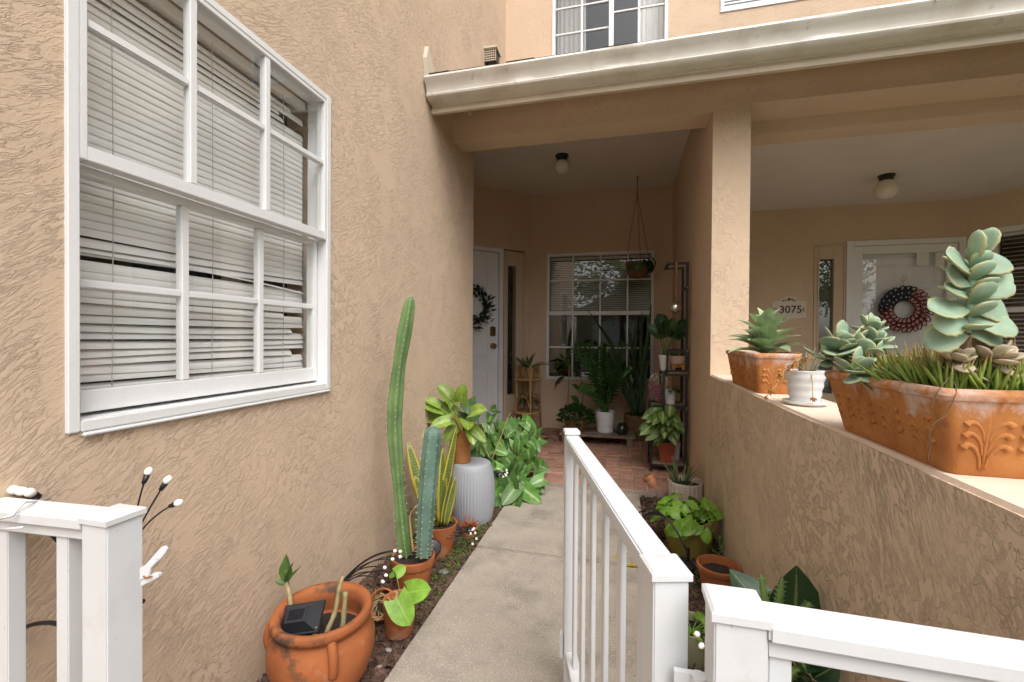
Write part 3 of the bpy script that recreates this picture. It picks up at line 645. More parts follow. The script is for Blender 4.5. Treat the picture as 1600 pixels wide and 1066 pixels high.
def run(par, A, B, z_top, rw=.05, balw=.022, bals=(), zb=.07, balt=None):
    """top rail with moulding, bottom rail and balusters between A and B"""
    A, B = V((*A, 0)), V((*B, 0)); d = (B-A); L = d.length; fr = Fr(A, d, V((0, 0, 1)).cross(d))
    b = MB(); b.fbox(fr, 0, L, z_top-.02, z_top, -rw/2, rw/2); b.build('top_rail', M['fence'], par, bevel=.003)
    b = MB(); b.fbox(fr, 0, L, z_top-.040, z_top-.0202, -rw*.33, rw*.33); b.build('rail_moulding', M['fence'], par, bevel=.002)
    b = MB(); b.fbox(fr, 0, L, zb, zb+.035, -rw*.4, rw*.4); b.build('bottom_rail', M['fence'], par, bevel=.002)
    for a in bals:
        b = MB(); b.fbox(fr, a-balw/2, a+balw/2, zb+.0352, z_top-.0402, -(balt or balw)/2, (balt or balw)/2); b.build('baluster', M['fence'], par, bevel=.0015)
fn = thing('railing', 'short white railing section at the left, in front of the window wall', 'railing', group='white walkway railings')
post(fn, -.833, .552, .056, ZT)
run(fn, (-1.118, .536), (-.8615, .551), ZT-.006, .054, .026, (.060, .194))
fn = thing('railing', 'white railing section at the lower right, ending at the low wall', 'railing', group='white walkway railings')
post(fn, .132, .545, .054, ZT)
run(fn, (.1592, .538), (.49, .528), ZT-.006, .05, .023, (.014, .155, .245))
gt = thing('garden_gate', 'open white picket gate swung in over the concrete walk', 'gate')
g0, g1 = V((.062, .612)), V((-.143, 1.366)); gd = (g1-g0).normalized(); grz = math.atan2(gd.y, gd.x)-PI/2
post(gt, g0.x, g0.y, .046, ZT, rz=grz, name='gate_stile'); post(gt, g1.x, g1.y, .04, ZT+.012, rz=grz, name='gate_stile')
e0, e1 = g0+gd*.024, g1-gd*.021; LG = (e1-e0).length
run(gt, e0, e1, ZT-.004, .044, .03, [LG*(i+.5)/6 for i in range(6)], .09, .010)
b = MB(); b.tube([(.098, .565, .62), (.098, .565, .69)], .009, 10); b.fbox(Fr((.098, .575, 0), (1, 0, 0), (0, 1, 0)), -.028, .028, .625, .685, -.004, .004); b.build('hinge', M['fence'], gt)
b = MB(); b.box(g1.x-.031, g1.x-.0205, g1.y-.012, g1.y+.012, .09, .17); b.build('drop_latch', M['fence'], gt, bevel=.003)
# white spring clip clamped on the left post
cl = thing('spring_clip', 'white plastic spring clip with rusty spring clamped to the left post', 'clip', at(228, 888, Y=.552))
fr = Fr((0, 0, 0), rt, -fw, up); K = .00085
def px(pts): return [((x-228)*K, (888-y)*K) for x, y in pts]
for pts, c0, c1, nm in (([(222, 886), (256, 848), (263, 846), (268, 852), (266, 858), (248, 880), (222, 900)], -.006, -.001, 'handle'), ([(222, 884), (254, 866), (256, 872), (244, 884), (240, 900), (222, 908)], .002, .007, 'handle'), ([(222, 908), (244, 897), (256, 897), (257, 903), (222, 921)], -.004, .005, 'jaw')):
    b = MB(); b.poly(fr, px(pts), c0, c1); b.build(nm, M['fence'], cl, bevel=.0008)
b = MB(); b.tube([fr.p((a-228)*K, (888-c)*K, .008) for a, c in ((231, 898), (235, 902), (242, 900), (247, 899))], .0014, 6); b.build('spring', pmat('rust', (.3, .11, .03), .8, .3, 40), cl)
# string tied over the left rail
b = MB(); c0 = at(22, 800, Y=.51); b.tube([at(-4, 812, Y=.505), at(20, 806, Y=.507), at(38, 785, Y=.53), at(60, 783, Y=.565), at(78, 779, Y=.59)], .0022, 6)
b.tube([at(-4, 828, Y=.505), at(16, 826, Y=.506), at(36, 824, Y=.508)], .0018, 6)
tag(b.build('string', M['fence'], smooth=1), 'white string tied over the left railing', 'string')

# ------------------------------------------------------------- firefly garden lights: black wires with white bulbs
def firefly(label, root, tips, br=.0075, thick=.0016, sag=.03, sock=True, stake=True, group='firefly solar lights', via=None):
    root = V(root); t = thing('garden_light', label, 'light', root, group=group); rg = random.Random(len(label))
    for k, tp in enumerate(tips):
        tp = V(tp)-root; L = tp.length; mid = (via-root if via else tp*.5+V((rg.uniform(-.01, .01), rg.uniform(-.01, .01), sag+L*.12)))
        pts = []
        for i in range(11):
            s_ = i/10; pts.append((1-s_)**2*V((0, 0, 0))+2*s_*(1-s_)*mid+s_*s_*tp)
        e = (pts[-1]-pts[-2]).normalized()
        b = MB(); b.tube(pts, thick, 6)
        if sock: b.tube([tp-e*br*3.4, tp-e*br*3.0, tp-e*br*.6], [thick, br*.55, br*.78], 8)
        st = b.build('wire_stem', M['bplast'], t, smooth=1)
        b = MB(); q = e.to_track_quat('Z', 'Y').to_matrix(); b.ball(tp, br, 12, (1, 1, 1.25), q); b.build('bulb', M['bulb'], st, smooth=1)
    if stake:
        b = MB(); b.tube([(0, 0, -.04), (0, 0, .03)], .008, 8); b.build('stake', M['bplast'], t)
    return t
firefly('three bulbs of a firefly light fanning out behind the left post', at(205, 850, Y=.66), [at(232, 737, Y=.69), at(262, 750, Y=.68), at(279, 786, Y=.67)], .0076, .0016, .006, stake=False)
firefly('bunch of four bulbs resting on top of the left railing', at(66, 790, Y=.60), [at(u, v, Y=.575) for u, v in ((10, 765), (22, 766), (34, 768), (47, 770))], .0088, .0025, .002, stake=False)
firefly('firefly light with many bulbs spreading in front of the tall cactus pot', at(522, 925, Y=1.52), [at(u, v, Y=y) for u, v, y in ((617, 861, 1.60), (625, 862, 1.62), (625, 870, 1.6), (613, 874, 1.58), (601, 887, 1.55), (603, 899, 1.53), (598, 909, 1.50), (624, 896, 1.56))], .0068, .0022, .05)
firefly('firefly light with bulbs over the red tuft at the foot of the stool', at(668, 848, Y=1.98), [at(u, v, Y=y) for u, v, y in ((738, 828, 2.12), (742, 833, 2.12), (735, 834, 2.1), (740, 826, 2.14), (733, 829, 2.13), (744, 842, 2.1), (738, 850, 2.07))], .0068, .0022, .03)
firefly('small firefly light poking out of the arrowhead leaves', at(764, 739, Y=2.62), [at(u, v, Y=2.66) for u, v in ((791, 735), (792, 739), (790, 743), (786, 745), (780, 742), (789, 741))], .0075, .0025, .004, stake=False)
firefly('firefly light with a black base arching past the mustard pot', at(1075, 866, Y=2.22), [at(u, v, Y=y) for u, v, y in ((996, 803, 2.42), (1003, 809, 2.4), (1005, 814, 2.38), (1001, 812, 2.39))], .008, .0035, .16)
firefly('two bulbs of a firefly light between the gate post and right post', at(1100, 1000, Y=1.0), [at(1089, 991, Y=.98), at(1096, 1009, Y=.97)], .006, .0018, .005, stake=False)
b = MB(); p = at(1066, 872, Y=2.22); b.lathe([(0, 0), (.055, .0), (.06, .012), (.04, .03), (0, .034)], 20, (0, 0, 0)); o = b.build('round_solar_light', M['bplast'], smooth=40); o.location = (p.x, p.y, 0.0); tag(o, 'round black solar base on the mulch at the foot of the mustard pot', 'solar panel')
b = MB(); b.lathe([(0, 0), (.036, .0), (.04, .008), (.034, .018), (0, .02)], 20); o = b.build('round_solar_light', M['bplast'], smooth=40); o.location = at(676, 856, Y=1.93); o.rotation_euler = (R(62), 0, R(35)); tag(o, 'round black solar panel leaning on the snake plant pot', 'solar panel')
# black hose behind the left railing
def pathpx(pts, n=24):
    P = [at(u, v, Y=y) for u, v, y in pts]; out = []
    for i in range(len(P)-1):
        p0, p1, p2, p3 = P[max(i-1, 0)], P[i], P[i+1], P[min(i+2, len(P)-1)]
        for k in range(6):
            s_ = k/6; out.append(.5*((2*p1)+(p2-p0)*s_+(2*p0-5*p1+4*p2-p3)*s_*s_+(3*p1-p0-3*p2+p3)*s_**3))
    return out+[P[-1]]
b = MB(); b.tube(pathpx([(52, 772, .585), (80, 830, .588), (112, 865, .59), (130, 905, .59), (136, 950, .59), (133, 990, .59)]), .0055, 8)
tag(b.build('garden_hose', M['bplast'], smooth=1), 'thick black cable hanging behind the left railing', 'cable')
b = MB(); b.tube(pathpx([(-6, 1020, .565), (15, 1000, .57), (45, 978, .58), (85, 974, .588), (110, 990, .59), (125, 999, .59), (140, 985, .595), (170, 940, .6), (224, 940, .6)]), .004, 8)
tag(b.build('garden_hose', M['bplast'], smooth=1), 'thin black cable curving low behind the left balusters', 'cable')

# ------------------------------------------------------------- lamps, plaque, wreaths
def ceiling_lamp(label, p, rg=.085):
    t = thing('ceiling_lamp', label, 'lamp', p, group='globe ceiling lamps')
    b = MB(); b.lathe([(0, 0), (.062, 0), (.062, -.014), (.052, -.024), (.05, -.05), (0, -.05)][::-1], 28); b.build('base', M['bplast'], t, smooth=40)
    n = 14; pr = [(.048, -.045)]+[(rg*math.sin(PI*(.18+.82*i/n)), -.045-rg*.82-(-rg*.98)*math.cos(PI*(.18+.82*i/n))-rg*.05) for i in range(n+1)]
    b = MB(); b.lathe(pr, 28); b.build('globe', M['globe'], t, smooth=1)
ceiling_lamp('white globe ceiling lamp of the left porch', at(878, 243, Z=CL), .068)
ceiling_lamp('white globe ceiling lamp of the right porch', at(1385, 274, Z=CRT), .09)

pl = thing('house_number_plaque', 'cream ceramic plaque reading 3075 on the right porch wall', 'sign', fR.p(1.85, 1.33, .002))
f0 = Fr((0, 0, 0), fR.u, fR.n)
sil = [(-.175, .02), (-.15, .012), (-.10, 0), (0, -.006), (.10, 0), (.15, .012), (.175, .02), (.168, .10), (.175, .188), (.15, .196), (.10, .2), (.075, .225), (.045, .245), (0, .252), (-.045, .245), (-.075, .225), (-.10, .2), (-.15, .196), (-.175, .188), (-.168, .10)]
b = MB(); b.poly(f0, sil, 0, .012); b.build('plaque', pmat('ceramic', (.66, .60, .50), .45, .05, 20), pl, bevel=.003)
def text(body, size, mat, par, loc, fr, name='lettering', ext=.0015, shear=0):
    c = bpy.data.curves.new('t', 'FONT'); c.body = body; c.size = size; c.align_x = 'CENTER'; c.align_y = 'CENTER'; c.extrude = ext; c.offset = size*.012
    o = bpy.data.objects.new('t', c); COL.objects.link(o); dg = bpy.context.evaluated_depsgraph_get(); me = bpy.data.meshes.new_from_object(o.evaluated_get(dg)); bpy.data.objects.remove(o)
    Mx = Matrix((fr.u, fr.v, fr.n)).transposed().to_4x4(); me.transform(Mx); me.materials.clear(); me.materials.append(mat); q = link(name, me, par); q.location = loc; return q
M['ink'] = pmat('ink', (.05, .03, .02), .6, .1, 20)
for i, ch in enumerate('3075'): text(ch, .115, M['ink'], pl, f0.p(-.072+.058*i, .098, .0135), f0, 'digit')
b = MB(); b.tube([f0.p(-.15, .12, .013), f0.p(-.135, .108, .013), f0.p(-.118, .104, .013)], .004, 6); b.tube([f0.p(.152, .118, .013), f0.p(.14, .11, .013), f0.p(.138, .09, .013), f0.p(.155, .082, .013)], .005, 6); b.build('flourish', M['ink'], pl)
for k, (a, z, c, rr_) in enumerate(((0, .215, (.06, .07, .09), .018), (.033, .21, (.35, .08, .07), .014), (-.035, .208, (.45, .3, .12), .013), (.06, .2, (.2, .25, .1), .012), (-.06, .2, (.18, .24, .1), .012))):
    b = MB()
    for q in range(6): b.ball(f0.p(a+math.cos(q*1.047)*rr_*.62, z+math.sin(q*1.047)*rr_*.62, .013), rr_*.45, 8, (1, .4, 1))
    b.build('flower', pmat('glaze%d' % k, c, .4, .1, 20), pl)
for a in (-.15, -.12, .12, .15):
    for z in (.035, .17):
        b = MB(); leaf(b, f0.p(a, z, .0135), f0.u*(1 if a < 0 else -1)+f0.v*.6, .03, .011, 'ovate', 0, 0, PI/2*0, n=3); b.build('painted_leaf', pmat('glaze_leaf', (.2, .22, .12), .4, .1, 20) if 'gl' not in M else M['gl'], pl); M['gl'] = pl.children[-1].data.materials[0]

# patriotic wreath on the right storm door
wr_ = thing('flag_wreath', 'red, white and navy star wreath hanging on the right door', 'wreath', fR.p(2.93, 1.42, .004))
M['wred'] = pmat('wreath_red', (.16, .012, .012), .6, .3, 30); M['wblue'] = pmat('wreath_navy', (.012, .016, .035), .6, .3, 30); M['wpink'] = pmat('wreath_white', (.55, .38, .33), .6, .1, 30)
rg = random.Random(5)
b = MB(); b.tube([f0.p(.155*math.cos(a), .155*math.sin(a), .012) for a in [2*PI*i/32 for i in range(33)]], .010, 8, False); b.build('ring', M['wred'], wr_)
for ring, (rr_, n_) in enumerate(((.10, 20), (.145, 24), (.19, 26))):
    for i in range(n_):
        a = 2*PI*(i+.5*ring)/n_+rg.uniform(-.05, .05); navy = 1.45 < (a % (2*PI)) < 3.35
        p = f0.p(rr_*math.cos(a), rr_*math.sin(a), .018+.004*ring); sw = a-1.0
        dv = f0.u*math.cos(sw)+f0.v*math.sin(sw)+f0.n*.35; q = MB()
        w_ = .062; d_ = dv.normalized(); s_ = d_.cross(f0.n).normalized()
        loop = [p+d_*(.042*(1-math.cos(t))/1.0)+s_*(w_*.36*math.sin(t))+f0.n*.006*math.sin(t/2) for t in [2*PI*k/10 for k in range(11)]]
        if navy: q.tube(loop, .008, 5, False); q.ball(p+d_*.042, .02, 8, (1, .6, 1)); ob = q.build('petal', M['wblue'], wr_, smooth=1)
        else:
            q.tube(loop, .0058, 5, False); ob = q.build('petal', M['wred'], wr_, smooth=1)
            q = MB(); q.ball(p+d_*.042, .017, 8, (1, .35, 1)); q.build('inset', M['wpink'], ob, smooth=1)
        if navy:
            q = MB(); q.ball(p+d_*.05+f0.n*.015, .0065, 6); q.build('star', M['bulb'], ob)
b = MB(); b.tube([f0.p(.0, .19, .02), f0.p(.0, .30, .012), f0.p(-.028, .33, .012), f0.p(0, .355, .012), f0.p(.028, .33, .012), f0.p(.005, .305, .012)], .003, 6); b.build('hanger', M['wire'], wr_)
for k, (u_, v_) in enumerate(((1441, 394), (1468, 396))):
    p = at(u_, v_+10, Y=YR+.02); b = MB(); f1 = Fr((0, 0, 0), fR.u, fR.n); b.fbox(f1, -.055 if k == 0 else -.04, .055 if k == 0 else .04, -.075, .075, 0, .001); o = b.build('paper_notice', M['sheer']); o.location = (p.x, YR+.0145, p.z)
    tag(o, ('white paper notice taped inside the right storm door, left one' if k == 0 else 'white paper notice taped inside the right storm door, right one'), 'paper')
# eucalyptus wreath on the left door
ew = thing('leaf_wreath', 'dark green leafy wreath hanging on the left front door', 'wreath', fD.p(.80, 1.44, -.018)); f2 = Fr((0, 0, 0), fD.u, fD.n)
M['euca'] = leafmat('eucalyptus', (.025, .05, .045), var=.4, trans=.1, rnd=.5)
b = MB(); b.tube([f2.p(.2*math.cos(a), .2*math.sin(a), .02) for a in [2*PI*i/32 for i in range(33)]], .014, 8, False); b.build('ring', M['bark'], ew)
rg = random.Random(9)
for i in range(230):
    a = rg.uniform(0, 2*PI); r_ = .2+rg.gauss(0, .035); p = f2.p(r_*math.cos(a), r_*math.sin(a), .025+rg.uniform(0, .03))
    sw = a-PI/2+rg.uniform(-1.1, 1.1); q = MB(); leaf(q, p, f2.u*math.cos(sw)+f2.v*math.sin(sw)+f2.n*rg.uniform(.0, .9), rg.uniform(.05, .085), rg.uniform(.022, .036), 'ovate', .4, .2, rg.uniform(-1, 1), n=4); q.build('leaf', M['euca'], ew, smooth=1)
# ------------------------------------------------------------- pots and plants: helpers
TC = (.37, .115, .034)
def limed():
    m_, t, b = _new('terracotta_limed'); tc = t.nodes.new('ShaderNodeTexCoord').outputs['Object']; sx = t.nodes.new('ShaderNodeSeparateXYZ'); t.links.new(tc, sx.inputs[0])
    c = mixc(t, ramp(t, noise_n(t, 9, 5, .6, 0, tc), [(.3, 0.), (.7, 1.)]), (.38, .135, .032), (.50, .215, .058))
    c = mixc(t, ramp(t, noise_n(t, 30, 6, .65, .3, tc), [(.55, 0.), (.68, .55)]), c, (.20, .07, .035))
    # lime bloom that has leached out under the rim
    z = N(t, 'ShaderNodeMapRange'); t.links.new(sx.outputs[2], z.inputs[0]); z.inputs[1].default_value = .055; z.inputs[2].default_value = .115; z.inputs[3].default_value = -.16; z.inputs[4].default_value = .07
    ad = N(t, 'ShaderNodeMath', operation='ADD'); t.links.new(noise_n(t, 13, 7, .68, .4, tc), ad.inputs[0]); t.links.new(z.outputs[0], ad.inputs[1])
    c = mixc(t, ramp(t, ad.outputs[0], [(.52, 0.), (.66, .72)]), c, (.60, .50, .46))
    t.links.new(c, b.inputs['Base Color']); b.inputs['Roughness'].default_value = .8; bump(t, b, noise_n(t, 110, 5, .6, 0, tc), .0008); return m_
M.update(
 terra=pmat('terracotta', TC, .8, .2, 9, .0006, 120, patch=[((.52, .38, .30), 9, .53, .7, .5), ((.09, .06, .04), 18, .6, .74, .5)]),
 terra_old=pmat('terracotta_old', (.35, .105, .03), .8, .25, 7, .0008, 90, patch=[((.5, .33, .24), 16, .6, .75, .45), ((.05, .042, .03), 9, .54, .64, .9), ((.07, .065, .03), 4, .58, .7, .7)]),
 terra_lime=limed(),
 wpot=pmat('white_pot', (.66, .66, .66), .45, .05, 12, .0006, 60), potsoil=pmat('potting_soil', (.03, .02, .015), .98, .5, 90, .004, 160),
 stool=pmat('grey_resin', (.33, .345, .375), .55, .04, 8), mustard=pmat('mustard_glaze', (.27, .215, .055), .4, .08, 30, .0008, 200), creamp=pmat('cream_ceramic', (.50, .43, .36), .7, .12, 20, .001, 100),
 rattan=pmat('rattan', (.42, .235, .09), .6, .15, 30), rust=pmat('rust_pot', (.27, .055, .022), .6, .15, 10), peach=pmat('peach_pot', (.50, .34, .27), .6, .08, 10), dark=pmat('dark_glass_vase', (.02, .025, .02), .15, .2, 10),
 cactus=pmat('cactus_green', (.11, .20, .075), .6, .25, 9, .001, 60, col2=(.17, .27, .09), patch=[((.30, .26, .15), 6, .64, .78, .6)]), cactus_b=pmat('cactus_blue', (.10, .185, .145), .6, .2, 12, .001, 60, col2=(.15, .25, .19)),
 spine=pmat('spine', (.55, .47, .33), .8, .1, 20), cane=pmat('cane', (.30, .27, .13), .7, .3, 25, col2=(.48, .38, .2)), stem=pmat('green_stem', (.13, .19, .05), .6, .2, 20), brown=pmat('dry_brown', (.2, .11, .05), .9, .3, 30), straw=pmat('straw', (.42, .30, .13), .9, .3, 30),
 snake_y=leafmat('snake_yellow', (.19, .24, .05), edge=(.55, .45, .07), bands=((.09, .14, .04), 9), trans=.08, edgew=.33, rnd=.15), snake_d=leafmat('snake_dark', (.05, .10, .04), bands=((.09, .15, .08), 8), trans=.04, rnd=.3),
 pothos=leafmat('pothos_lime', (.22, .34, .05), mid=(.36, .44, .12), mott=((.50, .52, .22), 14, .42), trans=.3, rnd=.25), pothos_d=leafmat('pothos_dark', (.035, .09, .02), mid=(.08, .15, .05), mott=((.14, .22, .05), 18, .5), rnd=.3),
 bigdark=leafmat('philodendron', (.05, .115, .035), mid=(.12, .2, .08), rnd=.2), syn=leafmat('arrowhead', (.10, .225, .045), mid=(.36, .46, .22), midw=.1, mott=((.30, .42, .16), 30, .44), trans=.25, rnd=.5),
 lime=leafmat('lime_leaf', (.22, .42, .05), mid=(.32, .5, .1), trans=.3, rnd=.15), sweet=leafmat('sweet_lime', (.21, .40, .045), mid=(.3, .48, .1), trans=.3, rnd=.22), pep=leafmat('peperomia', (.05, .12, .025), trans=.15, rnd=.3, var=.5),
 zz=leafmat('zz', (.045, .12, .025), mid=(.07, .14, .04), trans=.08, rough=.28, rnd=.25), agl=leafmat('aglaonema', (.13, .22, .055), mid=(.42, .48, .2), midw=.09, mott=((.38, .43, .17), 16, .36), edge=(.10, .19, .05), edgew=.47, trans=.2, rnd=.2),
 aloe=leafmat('aloe', (.11, .16, .06), tip=((.26, .2, .1), .75), trans=.05, rnd=.2), dumb=leafmat('dumbcane', (.10, .20, .05), mott=((.30, .38, .16), 30, .5), mid=(.2, .3, .1), rnd=.1), rubber=leafmat('rubber', (.022, .062, .02), mid=(.20, .25, .09), midw=.045, trans=.03, rough=.25, rnd=.25, var=.2),
 kal=leafmat('kalanchoe', (.29, .41, .28), edge=(.46, .46, .24), edgew=.43, var=.22, mott=((.40, .46, .30), 30, .5), trans=.12, rough=.6, rnd=.14), kal_p=leafmat('kalanchoe_pink', (.42, .37, .25), edge=(.5, .38, .28), var=.12, trans=.12, rough=.6, rnd=.15), sage=leafmat('sage', (.33, .45, .23), mid=(.42, .52, .32), trans=.2, rough=.6, rnd=.2),
 stick=leafmat('stick_succulent', (.20, .29, .05), tip=((.36, .12, .05), .8), var=.4, trans=.1, rnd=0), euph=leafmat('euphorbia', (.16, .26, .07), edge=(.34, .34, .14), trans=.05), redtuft=leafmat('red_tuft', (.38, .12, .03), tip=((.3, .05, .03), .5), trans=.1), weed=leafmat('weed', (.12, .22, .035), trans=.25, rnd=.35), yellow=leafmat('yellow_leaf', (.62, .47, .03), trans=.2), pink=pmat('pink_bloom', (.22, .075, .10), .7, .3, 60), paleflower=pmat('pale_bloom', (.6, .6, .4), .7, .2, 40),
)
def round_pot(par, rt_, rb, h, mat, rim=.02, rimh=.028, wall=.008, soil=.025, seg=36, name='pot', z0=0, soilmat=None, mod=None, smooth=40):
    pr = [(rb*.98, z0), (rb, z0+.003)]
    nst = 1 if not mod else 14; zr = z0+h-(rimh if rim else 0)
    for i in range(1, nst+1): pr.append((rb+(rt_-rim*.6-rb)*i/nst if rim else rb+(rt_-rb)*i/nst, z0+(zr-z0)*i/nst))
    if rim: pr += [(rt_-.002, zr+.001), (rt_, zr+.004), (rt_, z0+h-.003), (rt_-.003, z0+h)]
    else: pr += [(rt_-.002, z0+h+.002)]
    pr += [(rt_-wall, z0+h), (rt_-wall-.002, z0+h-.006), (rt_-wall-(.006 if rim else .002), z0+h-soil-.012), (0, z0+h-soil-.012)]
    b = MB(); b.lathe(pr, seg, (0, 0, 0), mod); p = b.build(name, mat, par, smooth=smooth)
    rs_ = rt_-wall-.004; rg = random.Random(int(h*1e4)); b = MB(); P = [(0, 0, z0+h-soil+.004)]; nn_ = 20
    for q in (.35, .7, 1): P += [(rs_*q*math.cos(2*PI*k/nn_), rs_*q*math.sin(2*PI*k/nn_), z0+h-soil+rg.uniform(-.004, .004)) for k in range(nn_)]
    F2 = [(0, 1+k, 1+(k+1) % nn_) for k in range(nn_)]+[(1+j*nn_+k, 1+(j+1)*nn_+k, 1+(j+1)*nn_+(k+1) % nn_, 1+j*nn_+(k+1) % nn_) for j in range(2) for k in range(nn_)]
    b.add(P, F2); b.build('soil', soilmat or M['potsoil'], p, smooth=1); return p
def L1(par, mat, *a, name='leaf', **k):
    b = MB(); leaf(b, *a, **k); return b.build(name, mat, par, smooth=1)
def F1(par, mat, *a, name='leaf', **k):
    b = MB(); fat(b, *a, **k); return b.build(name, mat, par, smooth=1)
def smooth_path(P, k=6):
    P = [V(p) for p in P]; out = []
    for i in range(len(P)-1):
        p0, p1, p2, p3 = P[max(i-1, 0)], P[i], P[i+1], P[min(i+2, len(P)-1)]
        for j in range(k):
            s_ = j/k; out.append(.5*((2*p1)+(p2-p0)*s_+(2*p0-5*p1+4*p2-p3)*s_*s_+(3*p1-p0-3*p2+p3)*s_**3))
    return out+[P[-1]]

# ------------------------------------------------------------- left bed
# A big old urn with cut dumb cane
up_ = V((-.90, 1.18, 0)); t = thing('potted_dumb_cane', 'large mossy terracotta urn holding cut dumb cane stems at the bottom edge', 'potted plant', up_)
pr = [(.09, -.02), (.105, 0), (.138, .05), (.157, .11), (.157, .15), (.145, .185), (.132, .203), (.132, .209), (.145, .216), (.150, .228), (.148, .240), (.143, .247), (.128, .243), (.119, .232), (.117, .2), (.13, .16), (.13, .148), (0, .148)]
b = MB(); b.lathe(pr, 56); ur = b.build('urn', M['terra_old'], t, smooth=1)
for a in (-.75, 1.4, 3.5):
    b = MB(); c, s_ = math.cos(a), math.sin(a); b.tube(smooth_path([(c*q, s_*q, z) for q, z in ((.135, .212), (.152, .200), (.162, .178), (.163, .155), (.156, .13))], 4), [.014]*17, 8); b.build('lug_handle', M['terra_old'], ur, smooth=1)
b = MB(); b.lathe([(.125, .150), (.08, .158), (0, .160)], 24); b.build('soil', M['potsoil'], ur)
def cane(pts, rs_):
    P = smooth_path([at(u, v, Y=y)-up_ for u, v, y in pts], 5); n = len(P); b = MB()
    b.tube(P, [rs_[0]+(rs_[1]-rs_[0])*i/(n-1)+(.0012 if i % 3 == 0 else 0) for i in range(n)], 9); return b.build('cane_stem', M['cane'], t, smooth=1)
cane([(503, 1010, 1.16), (512, 985, 1.17), (524, 955, 1.18), (530, 920, 1.19), (536, 900, 1.2)], (.0085, .005)); cane([(534, 992, 1.19), (537, 965, 1.19), (540, 925, 1.19)], (.0088, .0065)); cane([(489, 1008, 1.13), (492, 995, 1.13), (495, 978, 1.13)], (.011, .006)); cane([(456, 985, 1.16), (454, 940, 1.17), (450, 918, 1.18), (447, 905, 1.18)], (.0085, .004))
bp = at(447, 915, Y=1.18)-up_
for tu, tv, w_ in ((446, 867, .03), (455, 880, .028), (430, 907, .02), (466, 886, .014), (450, 876, .024)):
    tp = at(tu, tv, Y=1.17)-up_; dv = tp-bp; L1(t, M['dumb'], bp+dv*.12, dv, dv.length*.95, w_*1.2, 'lance', .15, .6, random.Random(tu).uniform(-1, 1), n=6)
L1(t, M['dumb'], at(533, 935, Y=1.19)-up_, up-rt*.2, .045, .012, 'lance', .1, .7)
sl = thing('solar_post_light', 'square black solar post light lying tilted in the urn', 'light', at(471, 967, Y=1.14)); sl.rotation_euler = (R(38), R(-10), R(12))
for z0, z1, h0, h1 in ((-.006, .004, .056, .056), (.0042, .03, .05, .03), (.0302, .036, .031, .027)):
    b = MB(); b.add([(sx*h0*1.15, sy*h0*.8, z0) for sx, sy in ((-1, -1), (1, -1), (1, 1), (-1, 1))]+[(sx*h1*1.15, sy*h1*.8, z1) for sx, sy in ((-1, -1), (1, -1), (1, 1), (-1, 1))], [(3, 2, 1, 0), (4, 5, 6, 7)]+[(i, (i+1) % 4, 4+(i+1) % 4, 4+i) for i in range(4)])
    b.build('cap_tier', pmat('solar_black', (.022, .024, .03), .4, .15, 15) if 'solb' not in M else M['solb'], sl); M['solb'] = sl.children[-1].data.materials[0]
b = MB(); b.box(-.024, .024, -.014, .014, .0362, .0378); b.build('solar_cell', pmat('solar_cell', (.008, .009, .016), .12, .1, 30), sl)
b = MB()
for k in range(3): b.tube(smooth_path([(-.02+.02*k, 0, -.006), (-.03+.02*k, -.02, -.03), (.0+.015*k, -.03, -.045), (.02, .0, -.03-.008*k), (.03, .01, -.01)], 5), .0018, 5)
b.build('wire', M['bplast'], sl, smooth=1)

# B tipped pot and C heart-leaf pot
p = at(598, 944, Y=1.5); t = thing('terracotta_pot', 'small empty terracotta pot tipped on its side with dry roots', 'pot', p); t.rotation_euler = (R(52), R(22), R(-15))
round_pot(t, .055, .04, .085, M['terra'], .01, .022, .006, .03, 28, z0=-.07)
rg = random.Random(2); b = MB()
for k in range(26):
    a = rg.uniform(0, 6.28); b.tube([(.03*math.cos(a), .03*math.sin(a), -.02), (.04*math.cos(a+1), .04*math.sin(a+1), .01), (.06*math.cos(a+.6), .055*math.sin(a+.6), .02+rg.uniform(0, .025))], .0011, 4)
b.build('dry_roots', M['straw'], t)
c = V((-.793, 1.475, -.01)); t = thing('potted_heart_leaf', 'small terracotta pot with two bright heart-shaped leaves beside the walk', 'potted plant', c)
round_pot(t, .062, .05, .125, M['terra'], 0, 0, .007, .03)
LIT = V((.25, -.75, .6))          # leaves turn their faces to the open side
def tipleaf(t, c, mat, base, tip, W, shape='heart', droop=.3, fold=.15, roll=0, lobe=.2, stem=None, n=7, sr=.0016, stemmat=None, face=None):
    base, tip = V(base)-c, V(tip)-c; dv = tip-base
    if stem is not None:
        s0 = V(stem)-c; b = MB(); b.tube(smooth_path([s0, (s0+base)/2+V((0, 0, (base-s0).length*.12)), base], 4), sr, 5); b.build('petiole', stemmat or M['stem'], t, smooth=1)
    return L1(t, mat, base, dv, dv.length, W, shape, droop, fold, roll, lobe=lobe, n=n, face=LIT if face is None else face)
s0 = c+V((.01, -.0, .1))
tipleaf(t, c, M['lime'], at(620, 936, Y=1.39), at(640, 978, Y=1.36), .098, stem=s0, droop=.3, roll=.1)
tipleaf(t, c, M['lime'], at(638, 926, Y=1.46), at(670, 920, Y=1.45), .09, stem=s0, droop=.3, roll=0)
tipleaf(t, c, M['lime'], at(618, 896, Y=1.52), at(634, 886, Y=1.54), .05, stem=s0, droop=.2, roll=.3, lobe=.1); tipleaf(t, c, M['lime'], at(616, 897, Y=1.52), at(606, 901, Y=1.52), .022, stem=None, lobe=.1)
b = MB(); rg = random.Random(8)
for k in range(18): a = rg.uniform(0, 6.28); b.tube([(-.02, 0, .1), (-.03+.03*math.cos(a), .03*math.sin(a), .125), (-.045+.045*math.cos(a), .04*math.sin(a), .125)], .001, 4)
b.build('dry_grass', M['straw'], t)
